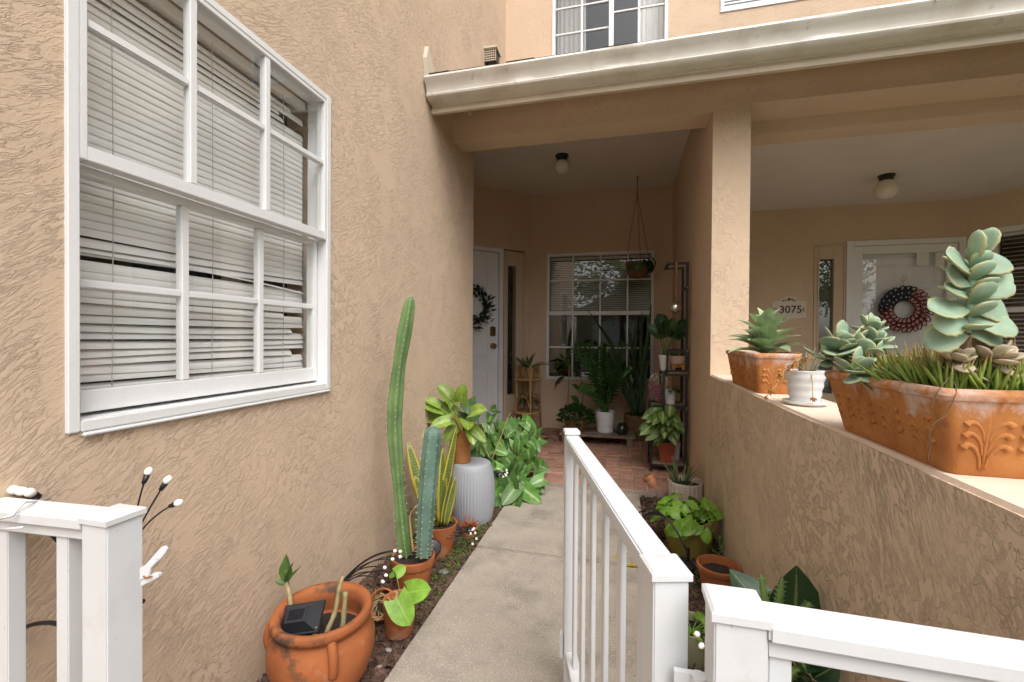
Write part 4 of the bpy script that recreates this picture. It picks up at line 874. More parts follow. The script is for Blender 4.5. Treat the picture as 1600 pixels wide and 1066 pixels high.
# D cactus pot
c = V((-.872, 1.745, -.015)); t = thing('potted_cactus', 'terracotta pot with one tall and one stout blue-green column cactus', 'potted plant', c)
round_pot(t, .094, .066, .155, M['terra'], .012, .036, .008, .02)
def cactus_col(pts, rad, mat, ribs, amp):
    P = smooth_path([at(u, v, Y=y)-c for u, v, y in pts], 7); n = len(P); seg = ribs*4; b = MB(); A = V((1, .3, 0)).normalized(); Q = []; ar = []
    for i, p in enumerate(P):
        tt = i/(n-1); d = (P[min(i+1, n-1)]-P[max(i-1, 0)]).normalized(); A = (A-d*A.dot(d)).normalized(); B = d.cross(A)
        f = tt*(len(rad)-1); k0 = min(int(f), len(rad)-2); r_ = rad[k0]+(rad[k0+1]-rad[k0])*(f-k0)
        if tt > .93: r_ *= max(.08, math.sqrt(max(0, 1-((tt-.93)/.072)**2)))
        for k in range(seg):
            a = 2*PI*k/seg; q = r_*(1-amp+amp*abs(math.cos(a*ribs/2))**.7); Q.append(p+(A*math.cos(a)+B*math.sin(a))*q)
            if k % 4 == 0 and i % 1 == 0: ar.append((p+(A*math.cos(a)+B*math.sin(a))*q, A*math.cos(a)+B*math.sin(a), d))
    b.add(Q, [(i*seg+k, i*seg+(k+1) % seg, (i+1)*seg+(k+1) % seg, (i+1)*seg+k) for i in range(n-1) for k in range(seg)]+[tuple(range((n-1)*seg, n*seg))])
    cs = b.build('cactus_stem', mat, t, smooth=1); b = MB(); rg = random.Random(n)
    for q, nn_, d in ar:
        for j in range(3):
            v_ = nn_+d*rg.uniform(-.9, .9)+nn_.cross(d)*rg.uniform(-.9, .9); b.tube([q, q+v_.normalized()*rg.uniform(.004, .008)], [.0011, .0003], 3, False)
        b.ball(q, .0018, 4)
    b.build('spines', M['spine'], cs, kind='stuff')
cactus_col([(634, 868, 1.745), (628, 820, 1.745), (621, 740, 1.75), (616, 660, 1.755), (621, 590, 1.76), (630, 530, 1.765), (642, 463, 1.77)], [.027, .031, .025, .033, .036, .029, .034, .025], M['cactus'], 5, .38)
cactus_col([(662, 868, 1.70), (664, 820, 1.70), (670, 740, 1.705), (677, 666, 1.71)], [.030, .036, .041, .038], M['cactus_b'], 7, .22)
b = MB(); b.tube(smooth_path([at(646, 862, Y=1.71)-c, at(642, 830, Y=1.71)-c, at(641, 805, Y=1.71)-c, at(650, 792, Y=1.70)-c]), [.006, .006, .005, .005, .004, .004, .004, .004, .004, .003, .003, .003, .003, .003, .003, .003, .003, .003, .004][:19], 6); b.build('dry_stem', M['straw'], t, smooth=1)
# E snake plants
c = V((-.885, 2.07, -.015)); t = thing('potted_snake_plant', 'terracotta pot of yellow-edged snake plants behind the cactus', 'potted plant', c)
round_pot(t, .088, .062, .16, M['terra'], 0, 0, .008, .02)
for u0_, v0_, u1_, v1_, y, w_, rl in ((672, 822, 637, 690, 2.08, .05, .1), (678, 820, 660, 672, 2.13, .046, .5), (690, 818, 693, 700, 2.04, .046, .7), (684, 815, 715, 668, 2.08, .042, .9), (676, 822, 648, 745, 2.0, .04, 0), (692, 820, 703, 735, 2.06, .05, 1.2), (686, 822, 676, 715, 2.0, .036, 1.5), (696, 822, 712, 745, 2.09, .03, .4), (680, 822, 686, 730, 2.12, .04, .2)):
    p0, p1 = at(u0_, v0_, Y=2.06)-c, at(u1_, v1_, Y=y)-c; p0.z = max(p0.z, .13); dv = p1-p0; F1(t, M['snake_y'], p0, dv, dv.length, w_*1.4, .007, 'strap', random.Random(u1_).uniform(-.12, .2), rl-.3, 10, .5, .12, 8, face=LIT)
# F grey knit stool
c = V((-.86, 2.50, -.02)); b = MB(); pr = []; H_ = .362; n = 46
def rr_s(t): return .1125+.024*math.sin(PI*min(1, max(0, t)))**.8
for i in range(n+1): tt = i/n; pr.append((rr_s(tt), tt*(H_-.012)))
top = [(.108, H_-.004), (.10, H_), (.03, H_+.001), (0, H_+.001)]
NC = 46
def knit(a, z, i):
    if i > n or z < .012 or z > H_-.03: return 0
    col = a*NC/(2*PI); f = col-math.floor(col); zig = (1 if i % 2 else .35); return .0045*math.sin(PI*f)**2*zig-.001
b.lathe(pr+top, NC*4, (0, 0, 0), knit); o = b.build('garden_stool', M['stool'], smooth=1); o.location = c; tag(o, 'grey knit-textured drum stool carrying the lime pothos pot', 'stool')
c = V((-.918, 2.475, .345)); t = thing('potted_pothos', 'terracotta pot of lime pothos standing on the grey stool', 'potted plant', c)
round_pot(t, .062, .05, .2, pmat('ochre_pot', (.33, .14, .04), .7, .2, 12, .0006, 80), 0, 0, .006, .02)
rg = random.Random(12)
for (u_, v_, w_, rl, mt) in ((690, 612, .075, .3, 0), (722, 618, .07, -.4, 0), (668, 640, .07, .2, 0), (672, 662, .065, .6, 0), (748, 648, .075, -.3, 0), (706, 650, .07, .1, 0), (688, 668, .06, 0, 0), (706, 682, .065, .2, 0), (730, 668, .07, -.5, 1), (738, 690, .055, -.2, 0), (752, 690, .05, .3, 0), (664, 628, .05, .4, 0), (700, 628, .06, .8, 0), (676, 650, .05, 1, 0)):
    tp = at(u_, v_, Y=2.42+rg.uniform(-.06, .05))-c; bs = V((rg.uniform(-.02, .02), rg.uniform(-.02, .02), .19)); mid = bs.lerp(tp, .58)+V((0, 0, .05)); dv = tp-mid
    b = MB(); b.tube(smooth_path([bs, bs.lerp(mid, .6)+V((0, 0, .02)), mid], 4), .0022, 5); b.build('petiole', M['stem'], t, smooth=1)
    L1(t, M['yellow'] if mt and 0 else M['pothos'], mid, dv+V((0, 0, .03)), max(.12, dv.length*1.05), w_*1.35, 'heart', .45, .3, rl*.5, lobe=.14, n=7, face=LIT)
L1(t, pmat('fading_leaf', (.55, .42, .09), .6, .2, 30), at(708, 650, Y=2.38)-c, rt*.8-up, .11, .05, 'heart', .3, .3, -.6, lobe=.1, n=7)
# dark philodendron behind the stool
c = V((-.93, 2.86, -.02)); t = thing('philodendron', 'dark green philodendron with round leaves behind the grey stool', 'plant', c)
for k, (u_, v_, w_) in enumerate(((733, 634, .12), (748, 650, .12), (738, 665, .11), (727, 655, .1), (745, 690, .1), (720, 690, .1), (735, 710, .1))):
    tp = at(u_, v_+14, Y=2.8)-c; bs = V((.02*math.cos(k), .02*math.sin(k), 0)); mid = tp+V((-.02, .03, .10)); b = MB(); b.tube(smooth_path([bs, bs.lerp(mid, .5)+V((0, 0, .05)), mid], 4), .0035, 5); b.build('petiole', M['stem'], t, smooth=1)
    L1(t, M['bigdark'], mid, V((.3*math.cos(k*2), -.8, -.55)), .13, w_, 'heart', .3, .2, .3*math.sin(k*3), lobe=.2, n=7)
# G arrowhead vine mass
c = V((-.82, 2.98, -.03)); t = thing('arrowhead_plant', 'sprawling arrowhead vine with white-veined leaves at the porch edge', 'plant', c); rg = random.Random(21)
def syn_leaf(tp, size, face):
    tp = V(tp)-c; dv = V(face).normalized(); base = tp-dv*size*.8; root = V((base.x*.55+rg.uniform(-.05, .05), base.y*.6+rg.uniform(-.05, .05), max(0, base.z-.22)))
    b = MB(); b.tube(smooth_path([root, root.lerp(base, .55)+V((0, 0, .05)), base], 4), .0024, 5); b.build('petiole', M['stem'], t, smooth=1)
    L1(t, M['syn'], base, dv, size*1.05, size*1.05, 'arrow', .4, .18, rg.uniform(-.45, .45), lobe=.32, n=7, face=LIT)
n = 0
for k in range(112):
    u_ = rg.uniform(742, 838); v_ = rg.uniform(668, 792)
    if v_ < 650+(838-u_)*.1 or (u_ < 768 and v_ > 735) : continue
    # nearer leaves low, farther leaves high, inside a mound
    tt = (v_-660)/135; y = 3.42-.62*tt+rg.uniform(-.07, .07); p = at(u_, v_, Y=y)
    if p.z < .02: p.z = .02+rg.uniform(0, .05)
    if p.x > -.54 or p.x < -1.08: continue
    syn_leaf(p, rg.uniform(.085, .14), (rg.uniform(-.5, .9), rg.uniform(-1.1, .1), rg.uniform(-.7, .15)))
for (u_, v_, y, s_, f) in ((852, 732, 3.25, .13, (.9, -.2, -.25)), (838, 780, 2.80, .14, (.8, -.5, -.3)), (800, 797, 2.70, .15, (.1, -1, -.4)), (790, 782, 2.72, .13, (-.4, -.9, -.5)), (840, 700, 3.2, .12, (.7, -.5, -.3)), (822, 690, 3.3, .12, (.5, -.6, -.5)), (775, 800, 2.68, .12, (-.2, -.9, -.4)), (826, 655, 3.45, .11, (.6, -.5, .1)), (802, 668, 3.4, .12, (.2, -.8, -.2)), (770, 640, 3.35, .1, (-.1, -.8, .1)), (765, 655, 3.3, .1, (.1, -.8, -.2)), (845, 762, 2.95, .13, (.7, -.6, -.4))):
    syn_leaf(at(u_, v_, Y=y), s_, f)
b = MB()
for pts in ([(768, 720, 3.1), (780, 690, 3.15), (793, 655, 3.2), (798, 645, 3.2)], [(765, 715, 3.0), (755, 690, 3.05), (760, 665, 3.1)]): b.tube(smooth_path([at(u, v, Y=y)-c for u, v, y in pts], 4), .003, 6)
b.build('cane_stem', M['straw'], t, smooth=1)
# H red tuft
c = V((-.80, 2.27, -.015)); t = thing('potted_red_tuft', 'small pot of orange-red grassy tuft at the foot of the stool', 'potted plant', c)
round_pot(t, .05, .036, .07, M['terra'], .008, .016, .006, .012); rg = random.Random(4)
for k in range(34): a = rg.uniform(0, 6.28); F1(t, M['redtuft'], (.015*math.cos(a), .015*math.sin(a), .058), dirv(a, rg.uniform(.5, 1.4)), rg.uniform(.05, .085), .005, .003, 'strap', .3, 0, 4, seg=5)

# ------------------------------------------------------------- fallen leaves, mulch and ground cover
rg = random.Random(33)
for k, (u_, v_, s_) in enumerate(((979, 884, .06), (974, 888, .05), (963, 868, .03))):
    p = at(u_, v_, Z=.006); b = MB(); leaf(b, (0, 0, .003), (math.cos(k*2+.4), math.sin(k*2+.4), .12), s_, s_*.5, 'ovate', .5, .3, n=5); o = b.build('fallen_leaf', M['yellow'], smooth=1); o.location = (p.x, p.y, .002); tag(o, ('largest fallen yellow leaf on the walk behind the gate', 'fallen yellow leaf touching the largest one on the walk', 'smallest fallen yellow leaf on the walk behind the gate')[k], 'leaf', 'fallen yellow leaves')
def chips(n, x0, x1, y0, y1, seed, xr=None):
    b = MB(); rg = random.Random(seed)
    for k in range(n):
        y = rg.uniform(y0, y1); xx1 = min(x1, wr(y)-.004) if xr else x1; x = rg.uniform(x0, xx1); L = rg.uniform(.008, .034); w_ = rg.uniform(.0025, .007); h = rg.uniform(.0015, .004)
        Mx = Matrix.Rotation(rg.uniform(0, PI), 3, 'Z') @ Matrix.Rotation(rg.gauss(0, .3), 3, 'Y') @ Matrix.Rotation(rg.gauss(0, .4), 3, 'X'); z = -.02+.014*noise.noise(V((x*6, y*6, seed)))+rg.uniform(0, .012)
        P = [V((x, y, z))+Mx @ V((sx*L*(1 if sy > 0 else .8), sy*w_, sz*h)) for sz in (-1, 1) for sx, sy in ((-1, -1), (1, -1), (1, 1), (-1, 1))]
        b.add(P, [(3, 2, 1, 0), (4, 5, 6, 7), (0, 1, 5, 4), (1, 2, 6, 5), (2, 3, 7, 6), (3, 0, 4, 7)])
    return b
mul = chips(7000, -1.115, -.728, .7, 3.17, 1); o = mul.build('mulch', M['mulch'], kind='stuff'); o['label'] = 'dark shredded bark mulch along the left wall'; o['category'] = 'mulch'
mul = chips(4200, .152, .56, 1.0, 3.17, 2, True); o = mul.build('mulch', M['mulch'], kind='stuff'); o['label'] = 'dark shredded bark mulch along the low right wall'; o['category'] = 'mulch'
b = MB(); rg = random.Random(5)
for k in range(1500):
    if k % 3: x, y = rg.uniform(-.84, -.735), rg.gauss(2.15, .25)
    else: x, y = rg.uniform(.16, .5), rg.choice((rg.gauss(2.9, .12), rg.gauss(2.1, .12)))
    if x > 0 and x > wr(y)-.01: continue
    if y > 3.15: continue
    leaf(b, (x, y, -.012+rg.uniform(0, .02)), dirv(rg.uniform(0, 6.28), rg.uniform(-.1, .8)), rg.uniform(.008, .016), rg.uniform(.006, .011), 'ovate', .4, .2, n=2)
o = b.build('ground_cover', M['weed'], kind='stuff'); o['label'] = 'tiny green seedlings sprouting through the mulch'; o['category'] = 'ground cover'
for k, (u_, v_, z_) in enumerate(((693, 893, .012), (592, 1041, .012), (578, 1028, .01), (607, 1014, .008))):
    p = at(u_, v_, Z=0); b = MB(); b.ball((0, 0, 0), .022 if k == 0 else .011, 10, (1.3, .9, .5)); o = b.build('stone', pmat('stone%d' % k, (.16, .16, .17) if k == 0 else (.3, .27, .25), .9, .2, 40, .002, 60), smooth=1); o.location = (p.x, p.y, -.004); o.rotation_euler = (0, 0, k); tag(o, ('dark flat stone in the mulch beside the cactus pot', 'pale pebble in the mulch nearest the bottom edge', 'small pebble in the mulch right of the urn', 'small pebble in the mulch below the heart-leaf pot')[k], 'stone')
# ------------------------------------------------------------- left porch: plant stand, bench, shelf
c = V((-.985, 4.74, .033)); t = thing('plant_stand', 'two-tier rattan plant stand beside the left door', 'plant stand', c)
for k in range(4):
    a = PI/4+k*PI/2-.35; x, y = math.cos(a), math.sin(a); b = MB(); b.tube([(x*.155, y*.155, 0), (x*.128, y*.128, .45), (x*.13, y*.13, .70), (x*.10, y*.10, .76)], .0125, 8); b.build('leg', M['rattan'], t, smooth=1)
    a2 = a+PI/4
    for (zt, zb, w_) in ((.73, .58, .085), (.42, .26, .07)):
        for s_ in (-1, 1):
            aa = a2+s_*PI/4; e = V((math.cos(aa)*.13, math.sin(aa)*.13, zb)); tp = V((math.cos(a2)*.105, math.sin(a2)*.105, zt)); b = MB(); b.tube(smooth_path([e, e.lerp(tp, .5)+V((0, 0, .055)), tp], 5), .0075, 6); b.build('arch', M['rattan'], t, smooth=1)
for z, r_ in ((.60, .145), (.235, .15)):
    b = MB(); b.lathe([(0, z-.008), (r_, z-.008), (r_+.008, z), (r_, z+.012), (0, z+.010)], 32); b.build('shelf', M['rattan'], t, smooth=40)
c2 = c+V((0, 0, .613)); t = thing('potted_aloe', 'spiky aloe in a woven pot on top of the rattan stand', 'potted plant', c2); round_pot(t, .095, .07, .12, M['rattan'], 0, 0, .008, .015); rg = random.Random(3)
for k in range(16): a = k*2.4; el = .35+.9*rg.random(); F1(t, M['aloe'], (.02*math.cos(a), .02*math.sin(a), .105), dirv(a, el), rg.uniform(.2, .33), .03, .012, 'lance', .9-.5*rg.random(), 0, 8, keel=.3, seg=6)
c2 = c+V((0, 0, .247)); t = thing('potted_trailing_plant', 'bronze-leaved trailing plant on the lower tier of the rattan stand', 'potted plant', c2); round_pot(t, .07, .055, .09, M['brown'], 0, 0, .006, .012)
M['bronze'] = leafmat('bronze_leaf', (.10, .085, .04), var=.5, rnd=.5)
for k in range(80): a = rg.uniform(0, 6.28); L1(t, M['bronze'] if k % 3 else M['aloe'], (.04*math.cos(a), .04*math.sin(a), .09+rg.uniform(0, .06)), dirv(a, rg.uniform(-.4, 1.1)), rg.uniform(.05, .1), .022, 'ovate', .9, .2, rg.uniform(-1, 1), pet=.05, n=4)
# bench
bx0, bx1, by0, by1, bz = -.58, .16, 4.36, 4.72, .135
t = thing('low_bench', 'low weathered plank bench under the porch window', 'bench', ((bx0+bx1)/2, (by0+by1)/2, .033)); oo = V(t.location)
for k in range(3):
    w_ = (by1-by0)/3; b = MB(); b.box(bx0-oo.x, bx1-oo.x, by0+k*w_-oo.y+.003, by0+(k+1)*w_-oo.y-.003, bz-.033-.022, bz-.033); b.build('plank', M['wood'], t, bevel=.003)
for x in (bx0+.06, bx1-.05):
    for y in (by0+.04, by1-.04): b = MB(); b.box(x-oo.x-.03, x-oo.x+.03, y-oo.y-.03, y-oo.y+.03, -.004, bz-.0335-.022); b.build('leg', M['wood'], t, bevel=.003)
# peperomia + tall thin vine in hanging pot
c = V((-.43, 4.52, bz+.001)); t = thing('potted_peperomia', 'bushy round-leaved peperomia at the left end of the low bench', 'potted plant', c); round_pot(t, .12, .09, .12, M['brown'], 0, 0, .006, .01); rg = random.Random(6)
b = MB()
for k in range(420):
    a = rg.uniform(0, 6.28); el = rg.uniform(-.25, 1.5); r_ = .17*(.75+.3*rg.random()); p = V((1.15*r_*math.cos(a)*math.cos(el), r_*math.sin(a)*math.cos(el), .12+.85*r_*math.sin(el))); p.z = max(p.z, .015)
    leaf(b, p*.9+V((0, 0, .01)), p-V((0, 0, .08))+V((0, 0, rg.uniform(-.05, .1))), rg.uniform(.03, .05), rg.uniform(.026, .04), 'round', .5, .2, rg.uniform(-1, 1), n=4)
b.build('foliage', M['pep'], t, smooth=1, kind='stuff')
for k in range(30):
    a = rg.uniform(0, 6.28); el = rg.uniform(.0, 1.4); p = V((.19*math.cos(a)*math.cos(el), .17*math.sin(a)*math.cos(el), .13+.15*math.sin(el))); b = MB(); b.tube([(p.x*.2, p.y*.2, .1), p*.9], .002, 4); b.build('stem', M['stem'], t)
q = V((-.40, 4.60, bz+.11)); b = MB(); hk = [at(893, 655, Y=4.56), at(905, 625, Y=4.56), at(908, 615, Y=4.56)]
b.tube(smooth_path([at(908, 640, Y=4.56)-c, at(911, 622, Y=4.56)-c, at(912, 612, Y=4.56)-c], 3), .003, 5); b.tube(smooth_path([at(u, v, Y=4.56)-c for u, v in ((911, 614), (913, 603), (909, 599), (906, 604), (907, 609))], 4), .0055, 6); b.build('hanger', M['bplast'], t)
c = V((-.45, 4.80, .033)); t = thing('staked_vine', 'thin dark vine tied to a stake behind the peperomia', 'plant', c); round_pot(t, .08, .065, .14, M['terra'], .01, .02, .006, .02)
b = MB(); b.tube([at(888, 668, Y=4.80)-c, at(889, 560, Y=4.80)-c], .004, 6); b.build('stake', M['rattan'], t); b = MB(); b.tube(smooth_path([at(u, v, Y=4.79)-c for u, v in ((889, 668), (886, 640), (888, 610), (890, 580), (886, 566))], 4), .0035, 6); b.build('stem', M['stem'], t, smooth=1)
for (u_, v_, az) in ((872, 566, 2.6), (862, 578, 3.0), (898, 566, .4), (908, 570, .2), (880, 592, 2.9), (874, 590, 2.5), (893, 600, -.6), (893, 618, -.8), (884, 562, 1.7), (902, 582, .1), (868, 596, 3.4)): p = at(888, v_, Y=4.79)-c; L1(t, M['zz'], p, dirv(az, .15), .15, .075, 'ovate', .9, .3, .2, pet=.05, n=6)
# zz plant
c = V((-.135, 4.54, bz+.001)); t = thing('potted_zz_plant', 'zz plant with glossy fronds in a white ribbed pot on the bench', 'potted plant', c)
round_pot(t, .098, .078, .215, M['wpot'], 0, 0, .006, .02, 48, mod=lambda a, z, i: .0022*math.sin(z*90) if 0 < z < .2 else 0)
for k, (u_, v_, y) in enumerate(((898, 545, 4.5), (906, 538, 4.6), (918, 540, 4.55), (948, 552, 4.6), (975, 540, 4.5), (966, 560, 4.4), (930, 570, 4.4), (985, 580, 4.5), (912, 605, 4.35), (958, 590, 4.35), (940, 545, 4.7))):
    tp = at(u_, v_, Y=y)-c; a = k*2.3; bs = V((.035*math.cos(a), .035*math.sin(a), .19)); P = smooth_path([bs, bs.lerp(tp, .5)+V((0, 0, .06)), tp], 9); n = len(P)
    b = MB(); b.tube(P, [.009*(1-.75*i/(n-1)) for i in range(n)], 6)
    for i in range(4, n):
        d = (P[i]-P[i-1]).normalized(); s_ = d.cross(V((0, -1, .3))).normalized()
        for sg in (-1, 1): leaf(b, P[i], s_*sg+d*.9+V((0, 0, .1)), .085*(1-.3*abs(i/n-.5)), .036, 'ovate', .5, .3, sg*.4, n=4)
    leaf(b, P[-1], d, .07, .03, 'ovate', .2, .3, n=4); b.build('frond', M['zz'], t, smooth=1)
# small dark vase with a cutting
c = V((.035, 4.47, bz+.001)); t = thing('vase_with_cutting', 'small dark round vase with one green cutting on the bench', 'vase', c)
b = MB(); b.lathe([(0, 0), (.04, 0), (.06, .03), (.062, .06), (.045, .095), (.035, .105), (.036, .112), (.03, .112), (.03, .10), (0, .09)], 28); b.build('vase', M['dark'], t, smooth=50)
L1(t, M['lime'], (0, 0, .09), (.1, -.1, 1), .09, .06, 'heart', .3, .2, .6, pet=.11, lobe=.1); L1(t, M['lime'], (0, 0, .09), (-.3, 0, 1), .05, .03, 'ovate', .3, .2, .6, pet=.05)
# big dark snake plant
c = V((.20, 4.78, .033)); t = thing('potted_snake_plant', 'tall dark snake plant in the corner behind the black shelf', 'potted plant', c); round_pot(t, .15, .12, .26, M['brown'], 0, 0, .01, .03)
rg = random.Random(15)
for k, (u_, v_, w_, dr) in enumerate(((940, 474, .085, .35), (952, 540, .07, .3), (968, 552, .06, .4), (986, 512, .085, .05), (996, 500, .085, 0), (1006, 490, .09, -.05), (1014, 510, .08, 0), (1000, 530, .09, 0), (990, 545, .08, .1), (1022, 530, .08, -.1), (1010, 545, .09, 0), (978, 560, .07, .2), (1028, 480, .05, -.2), (1003, 515, .07, .1), (985, 600, .08, .1), (970, 605, .08, .2))):
    y = 4.74+rg.uniform(-.12, .12); tp = at(u_, v_, Y=y)-c; a = k*2.4; bs = V((.05*math.cos(a), .05*math.sin(a), .22)); dv = tp-bs; F1(t, M['snake_d'], bs, dv+V((0, 0, dr*.3)), dv.length*1.02, w_, .009, 'strap', dr, rg.uniform(-.6, .9), 10, rg.uniform(-.4, .6), .15, 8)
# hanging basket
hp = at(996, 275, Z=CL); c = V((hp.x+.012, hp.y, 1.725)); t = thing('hanging_basket', 'brown woven hanging basket with a trailing plant before the porch window', 'hanging plant', c)
b = MB(); b.lathe([(0, 0), (.05, .0), (.095, .03), (.115, .08), (.122, .15), (.125, .165), (.115, .165), (.108, .08), (.09, .04), (0, .02)], 32, (0, 0, 0), lambda a, z, i: .004*math.sin(a*16)*math.sin(z*120) if 2 <= i <= 4 else 0); b.build('basket', pmat('coir', (.17, .085, .04), .95, .35, 40, .004, 60), t, smooth=1)
b = MB(); b.lathe([(.11, .13), (0, .14)], 20); b.build('soil', M['potsoil'], t)
kn = V((hp.x-c.x, hp.y-c.y, CL-c.z)); k2 = kn-V((0, 0, .17)); b = MB(); b.tube([kn, k2], .004, 6); b.build('cord', M['rope'], t)
for a in (PI, .15, -1.4): b = MB(); b.tube([k2, V((.12*math.cos(a), .12*math.sin(a), .165))], .003, 5); b.build('cord', M['rope'], t)
b = MB(); b.tube([kn+V((0, 0, -.002)), kn+V((.008, 0, -.02)), kn+V((0, 0, -.035))], .004, 6); b.build('hook', M['brass'], t)
rg = random.Random(19)
for k in range(34): a = rg.gauss(-.3, .9); L1(t, M['pothos_d'], (.06*math.cos(a), .06*math.sin(a), .14), dirv(a, rg.uniform(-.1, .9)), rg.uniform(.06, .1), rg.uniform(.04, .06), 'heart', .8, .2, rg.uniform(-.8, .8), pet=rg.uniform(.05, .12), lobe=.12, n=5, petarch=1.2)
# black stepped shelf
c = V((.39, 3.75, .033)); t = thing('plant_shelf', 'black metal stepped plant shelf with wooden boards by the dividing wall', 'shelf', c)
def bar(p0, p1, w_=.018, name='frame_bar'):
    p0, p1 = V(p0)-c, V(p1)-c; d = p1-p0; L = d.length; o = d.orthogonal(); o = V((0, 0, 1)) if abs(d.normalized().z) < .9 else V((1, 0, 0)); s_ = d.cross(o); fr = Fr(p0, d, s_, s_.cross(d)); b = MB(); b.fbox(fr, 0, L, -w_/2, w_/2, -w_/2, w_/2); return b.build(name, M['black'], t, bevel=.0015)
YF, YK = 3.64, 3.90; xr = .515
for y in (YF, YK): bar((xr, y, .033), (xr, y, 1.70), .02, 'post')
lv = [(.255, .105, .56), (.345, .565, .84), (.372, .83, 1.0)]
for (xl, zs, zt) in lv:
    for y in (YF, YK):
        bar((xl, y, .033 if zs < .2 else zs-.03), (xl, y, zt), .018, 'post'); bar((xl+.0095, y, zs-.02), (xr-.0105, y, zs-.02)); bar((xl+.0095, y, zt), (xr-.0105, y, zt))
    bar((xl, YF+.0095, zs-.021), (xl, YK-.0095, zs-.021)); b = MB(); b.box(xl+.010-c.x, xr-.0105-c.x, YF-.008-c.y, YK+.008-c.y, zs-.0105-c.z, zs+.003-c.z); b.build('board', M['wood'], t, bevel=.001)
bar((xr-.0105, YF, 1.69), (.385, YF, 1.69)); bar((xr-.0105, YK, 1.69), (.385, YK, 1.69)); bar((.376, YF-.009, 1.69), (.376, YK+.009, 1.69)); bar((xr, YF+.0105, 1.50), (xr, YK-.0105, 1.50))
for y in (YF, YK):
    for z in (.09, .55, .83, 1.0, 1.5): b = MB(); b.tube([(xr-c.x, y-.0101-c.y, z-c.z), (xr-c.x, y-.0125-c.y, z-c.z)], .005, 8); b.build('bolt', M['wire'], t)
# disco ball
p = V((.432, YF-.004, 1.345)); t = thing('mirror_ball', 'small mirror ball hanging by a jute cord from the black shelf', 'ornament', p)
m_, tt_, bb_ = _new('mirror_tiles'); bb_.inputs['Metallic'].default_value = 1; bb_.inputs['Roughness'].default_value = .12; bb_.inputs['Base Color'].default_value = (.75, .75, .75, 1)
b = MB(); b.ball((0, 0, 0), .046, 20); b.build('ball', m_, t); b = MB(); b.tube([(0, 0, .045), (.0, 0, .335)], .0035, 6); b.tube([(0, -.008, .365), (0, -.012, .32), (0, 0, .26)], .007, 6); b.build('cord', pmat('jute_light', (.38, .2, .09), .9, .2, 40), t)
# pots on the shelf
c = V((.372, 3.78, .834)); t = thing('potted_pothos', 'dark pothos spilling from a white pot on the upper shelf', 'potted plant', c); round_pot(t, .055, .04, .125, M['wpot'], 0, 0, .005, .015); rg = random.Random(22)
for k, (u_, v_) in enumerate(((1030, 488), (1042, 492), (1052, 500), (1062, 508), (1024, 518), (1034, 524), (1046, 520), (1072, 500), (1018, 512), (1056, 520), (1040, 506), (1028, 500), (1066, 520))):
    tp = at(u_, v_, Y=3.72+rg.uniform(-.1, .1))-c; bs = V((0, 0, .11)); mid = bs.lerp(tp, .6)+V((0, 0, .05)); dv = tp-mid; b = MB(); b.tube(smooth_path([bs, bs.lerp(mid, .5)+V((0, 0, .02)), mid], 3), .002, 5); b.build('petiole', M['stem'], t, smooth=1); L1(t, M['pothos_d'], mid, dv, max(.1, dv.length), .095, 'heart', .5, .25, rg.uniform(-.5, .5), lobe=.14, n=6, face=LIT)
c = V((.462, 3.73, .834)); t = thing('plant_riser', 'orange clay arch stand under the peach pot on the upper shelf', 'pot stand', c); b = MB(); fr = Fr((0, 0, 0), (1, 0, 0), (0, 1, 0)); arc = [(.03*math.cos(a), .045*math.sin(a)) for a in [PI*k/8 for k in range(9)]]; b.poly(fr, [(-.05, 0)]+[(x, z) for x, z in arc[::-1]]+[(.05, 0), (.05, .06), (-.05, .06)], -.045, .045); b.build('arch', pmat('orange_clay', (.42, .16, .03), .7, .15, 12), t)
c = V((.462, 3.73, .895)); t = thing('potted_grass', 'peach pot of short green grass on the orange stand', 'potted plant', c); round_pot(t, .072, .062, .062, M['peach'], 0, 0, .005, .008); b = MB()
for k in range(90): a = rg.uniform(0, 6.28); q = .05*math.sqrt(rg.random()); fat(b, (q*math.cos(a), q*math.sin(a), .05), dirv(a, rg.uniform(.8, 1.5)), rg.uniform(.05, .09), .004, .002, 'strap', .4, n=3, seg=4)
b.build('grass', M['pep'], t, kind='stuff')
c = V((.405, 3.72, .569)); t = thing('potted_succulent', 'white grid-patterned pot with a small plant on the middle shelf', 'potted plant', c); round_pot(t, .048, .036, .115, M['wpot'], 0, 0, .005, .012, 32, mod=lambda a, z, i: .0018*(1 if math.sin(a*16) > .75 else 0)+.0014*math.sin(z*420) if .004 < z < .11 else 0)
for k in range(14): a = rg.uniform(0, 6.28); L1(t, M['agl'] if k % 2 else M['pep'], (0, 0, .1), dirv(a, rg.uniform(.1, 1.1)), .06, .035, 'ovate', .8, .2, 0, pet=.04, n=5)
c = V((.31, 3.72, .575)); t = thing('trailing_flower_plant', 'plant with drooping pink tassels beside the middle shelf', 'potted plant', c+V((.045, .03, 0))); c = c+V((.045, .03, 0)); round_pot(t, .035, .03, .07, M['brown'], 0, 0, .005, .01)
for k, (u_, v0_, v1_) in enumerate(((1016, 600, 622), (1022, 596, 615), (1027, 600, 628), (1031, 604, 624), (1024, 602, 626))):
    p0, p1 = at(u_, v0_, Y=3.64)-c, at(u_+1, v1_, Y=3.64)-c; b = MB(); b.tube(smooth_path([V((0, 0, .06)), p0+V((0, 0, .03)), p0, p1], 4), .0015, 4)
    for j in range(40): q = p0.lerp(p1, rg.random()); b.ball(q+V((rg.gauss(0, .007), rg.gauss(0, .007), 0)), .0055, 5)
    b.build('tassel', M['pink'], t)
b = MB()
for k in range(36): q = at(rg.uniform(1016, 1045), rg.uniform(584, 602), Y=3.68+rg.uniform(-.05, .05))-c; b.tube([V((0, 0, .06)), q], .0008, 3); b.ball(q, .0055, 5)
b.build('blossom', M['paleflower'], t)
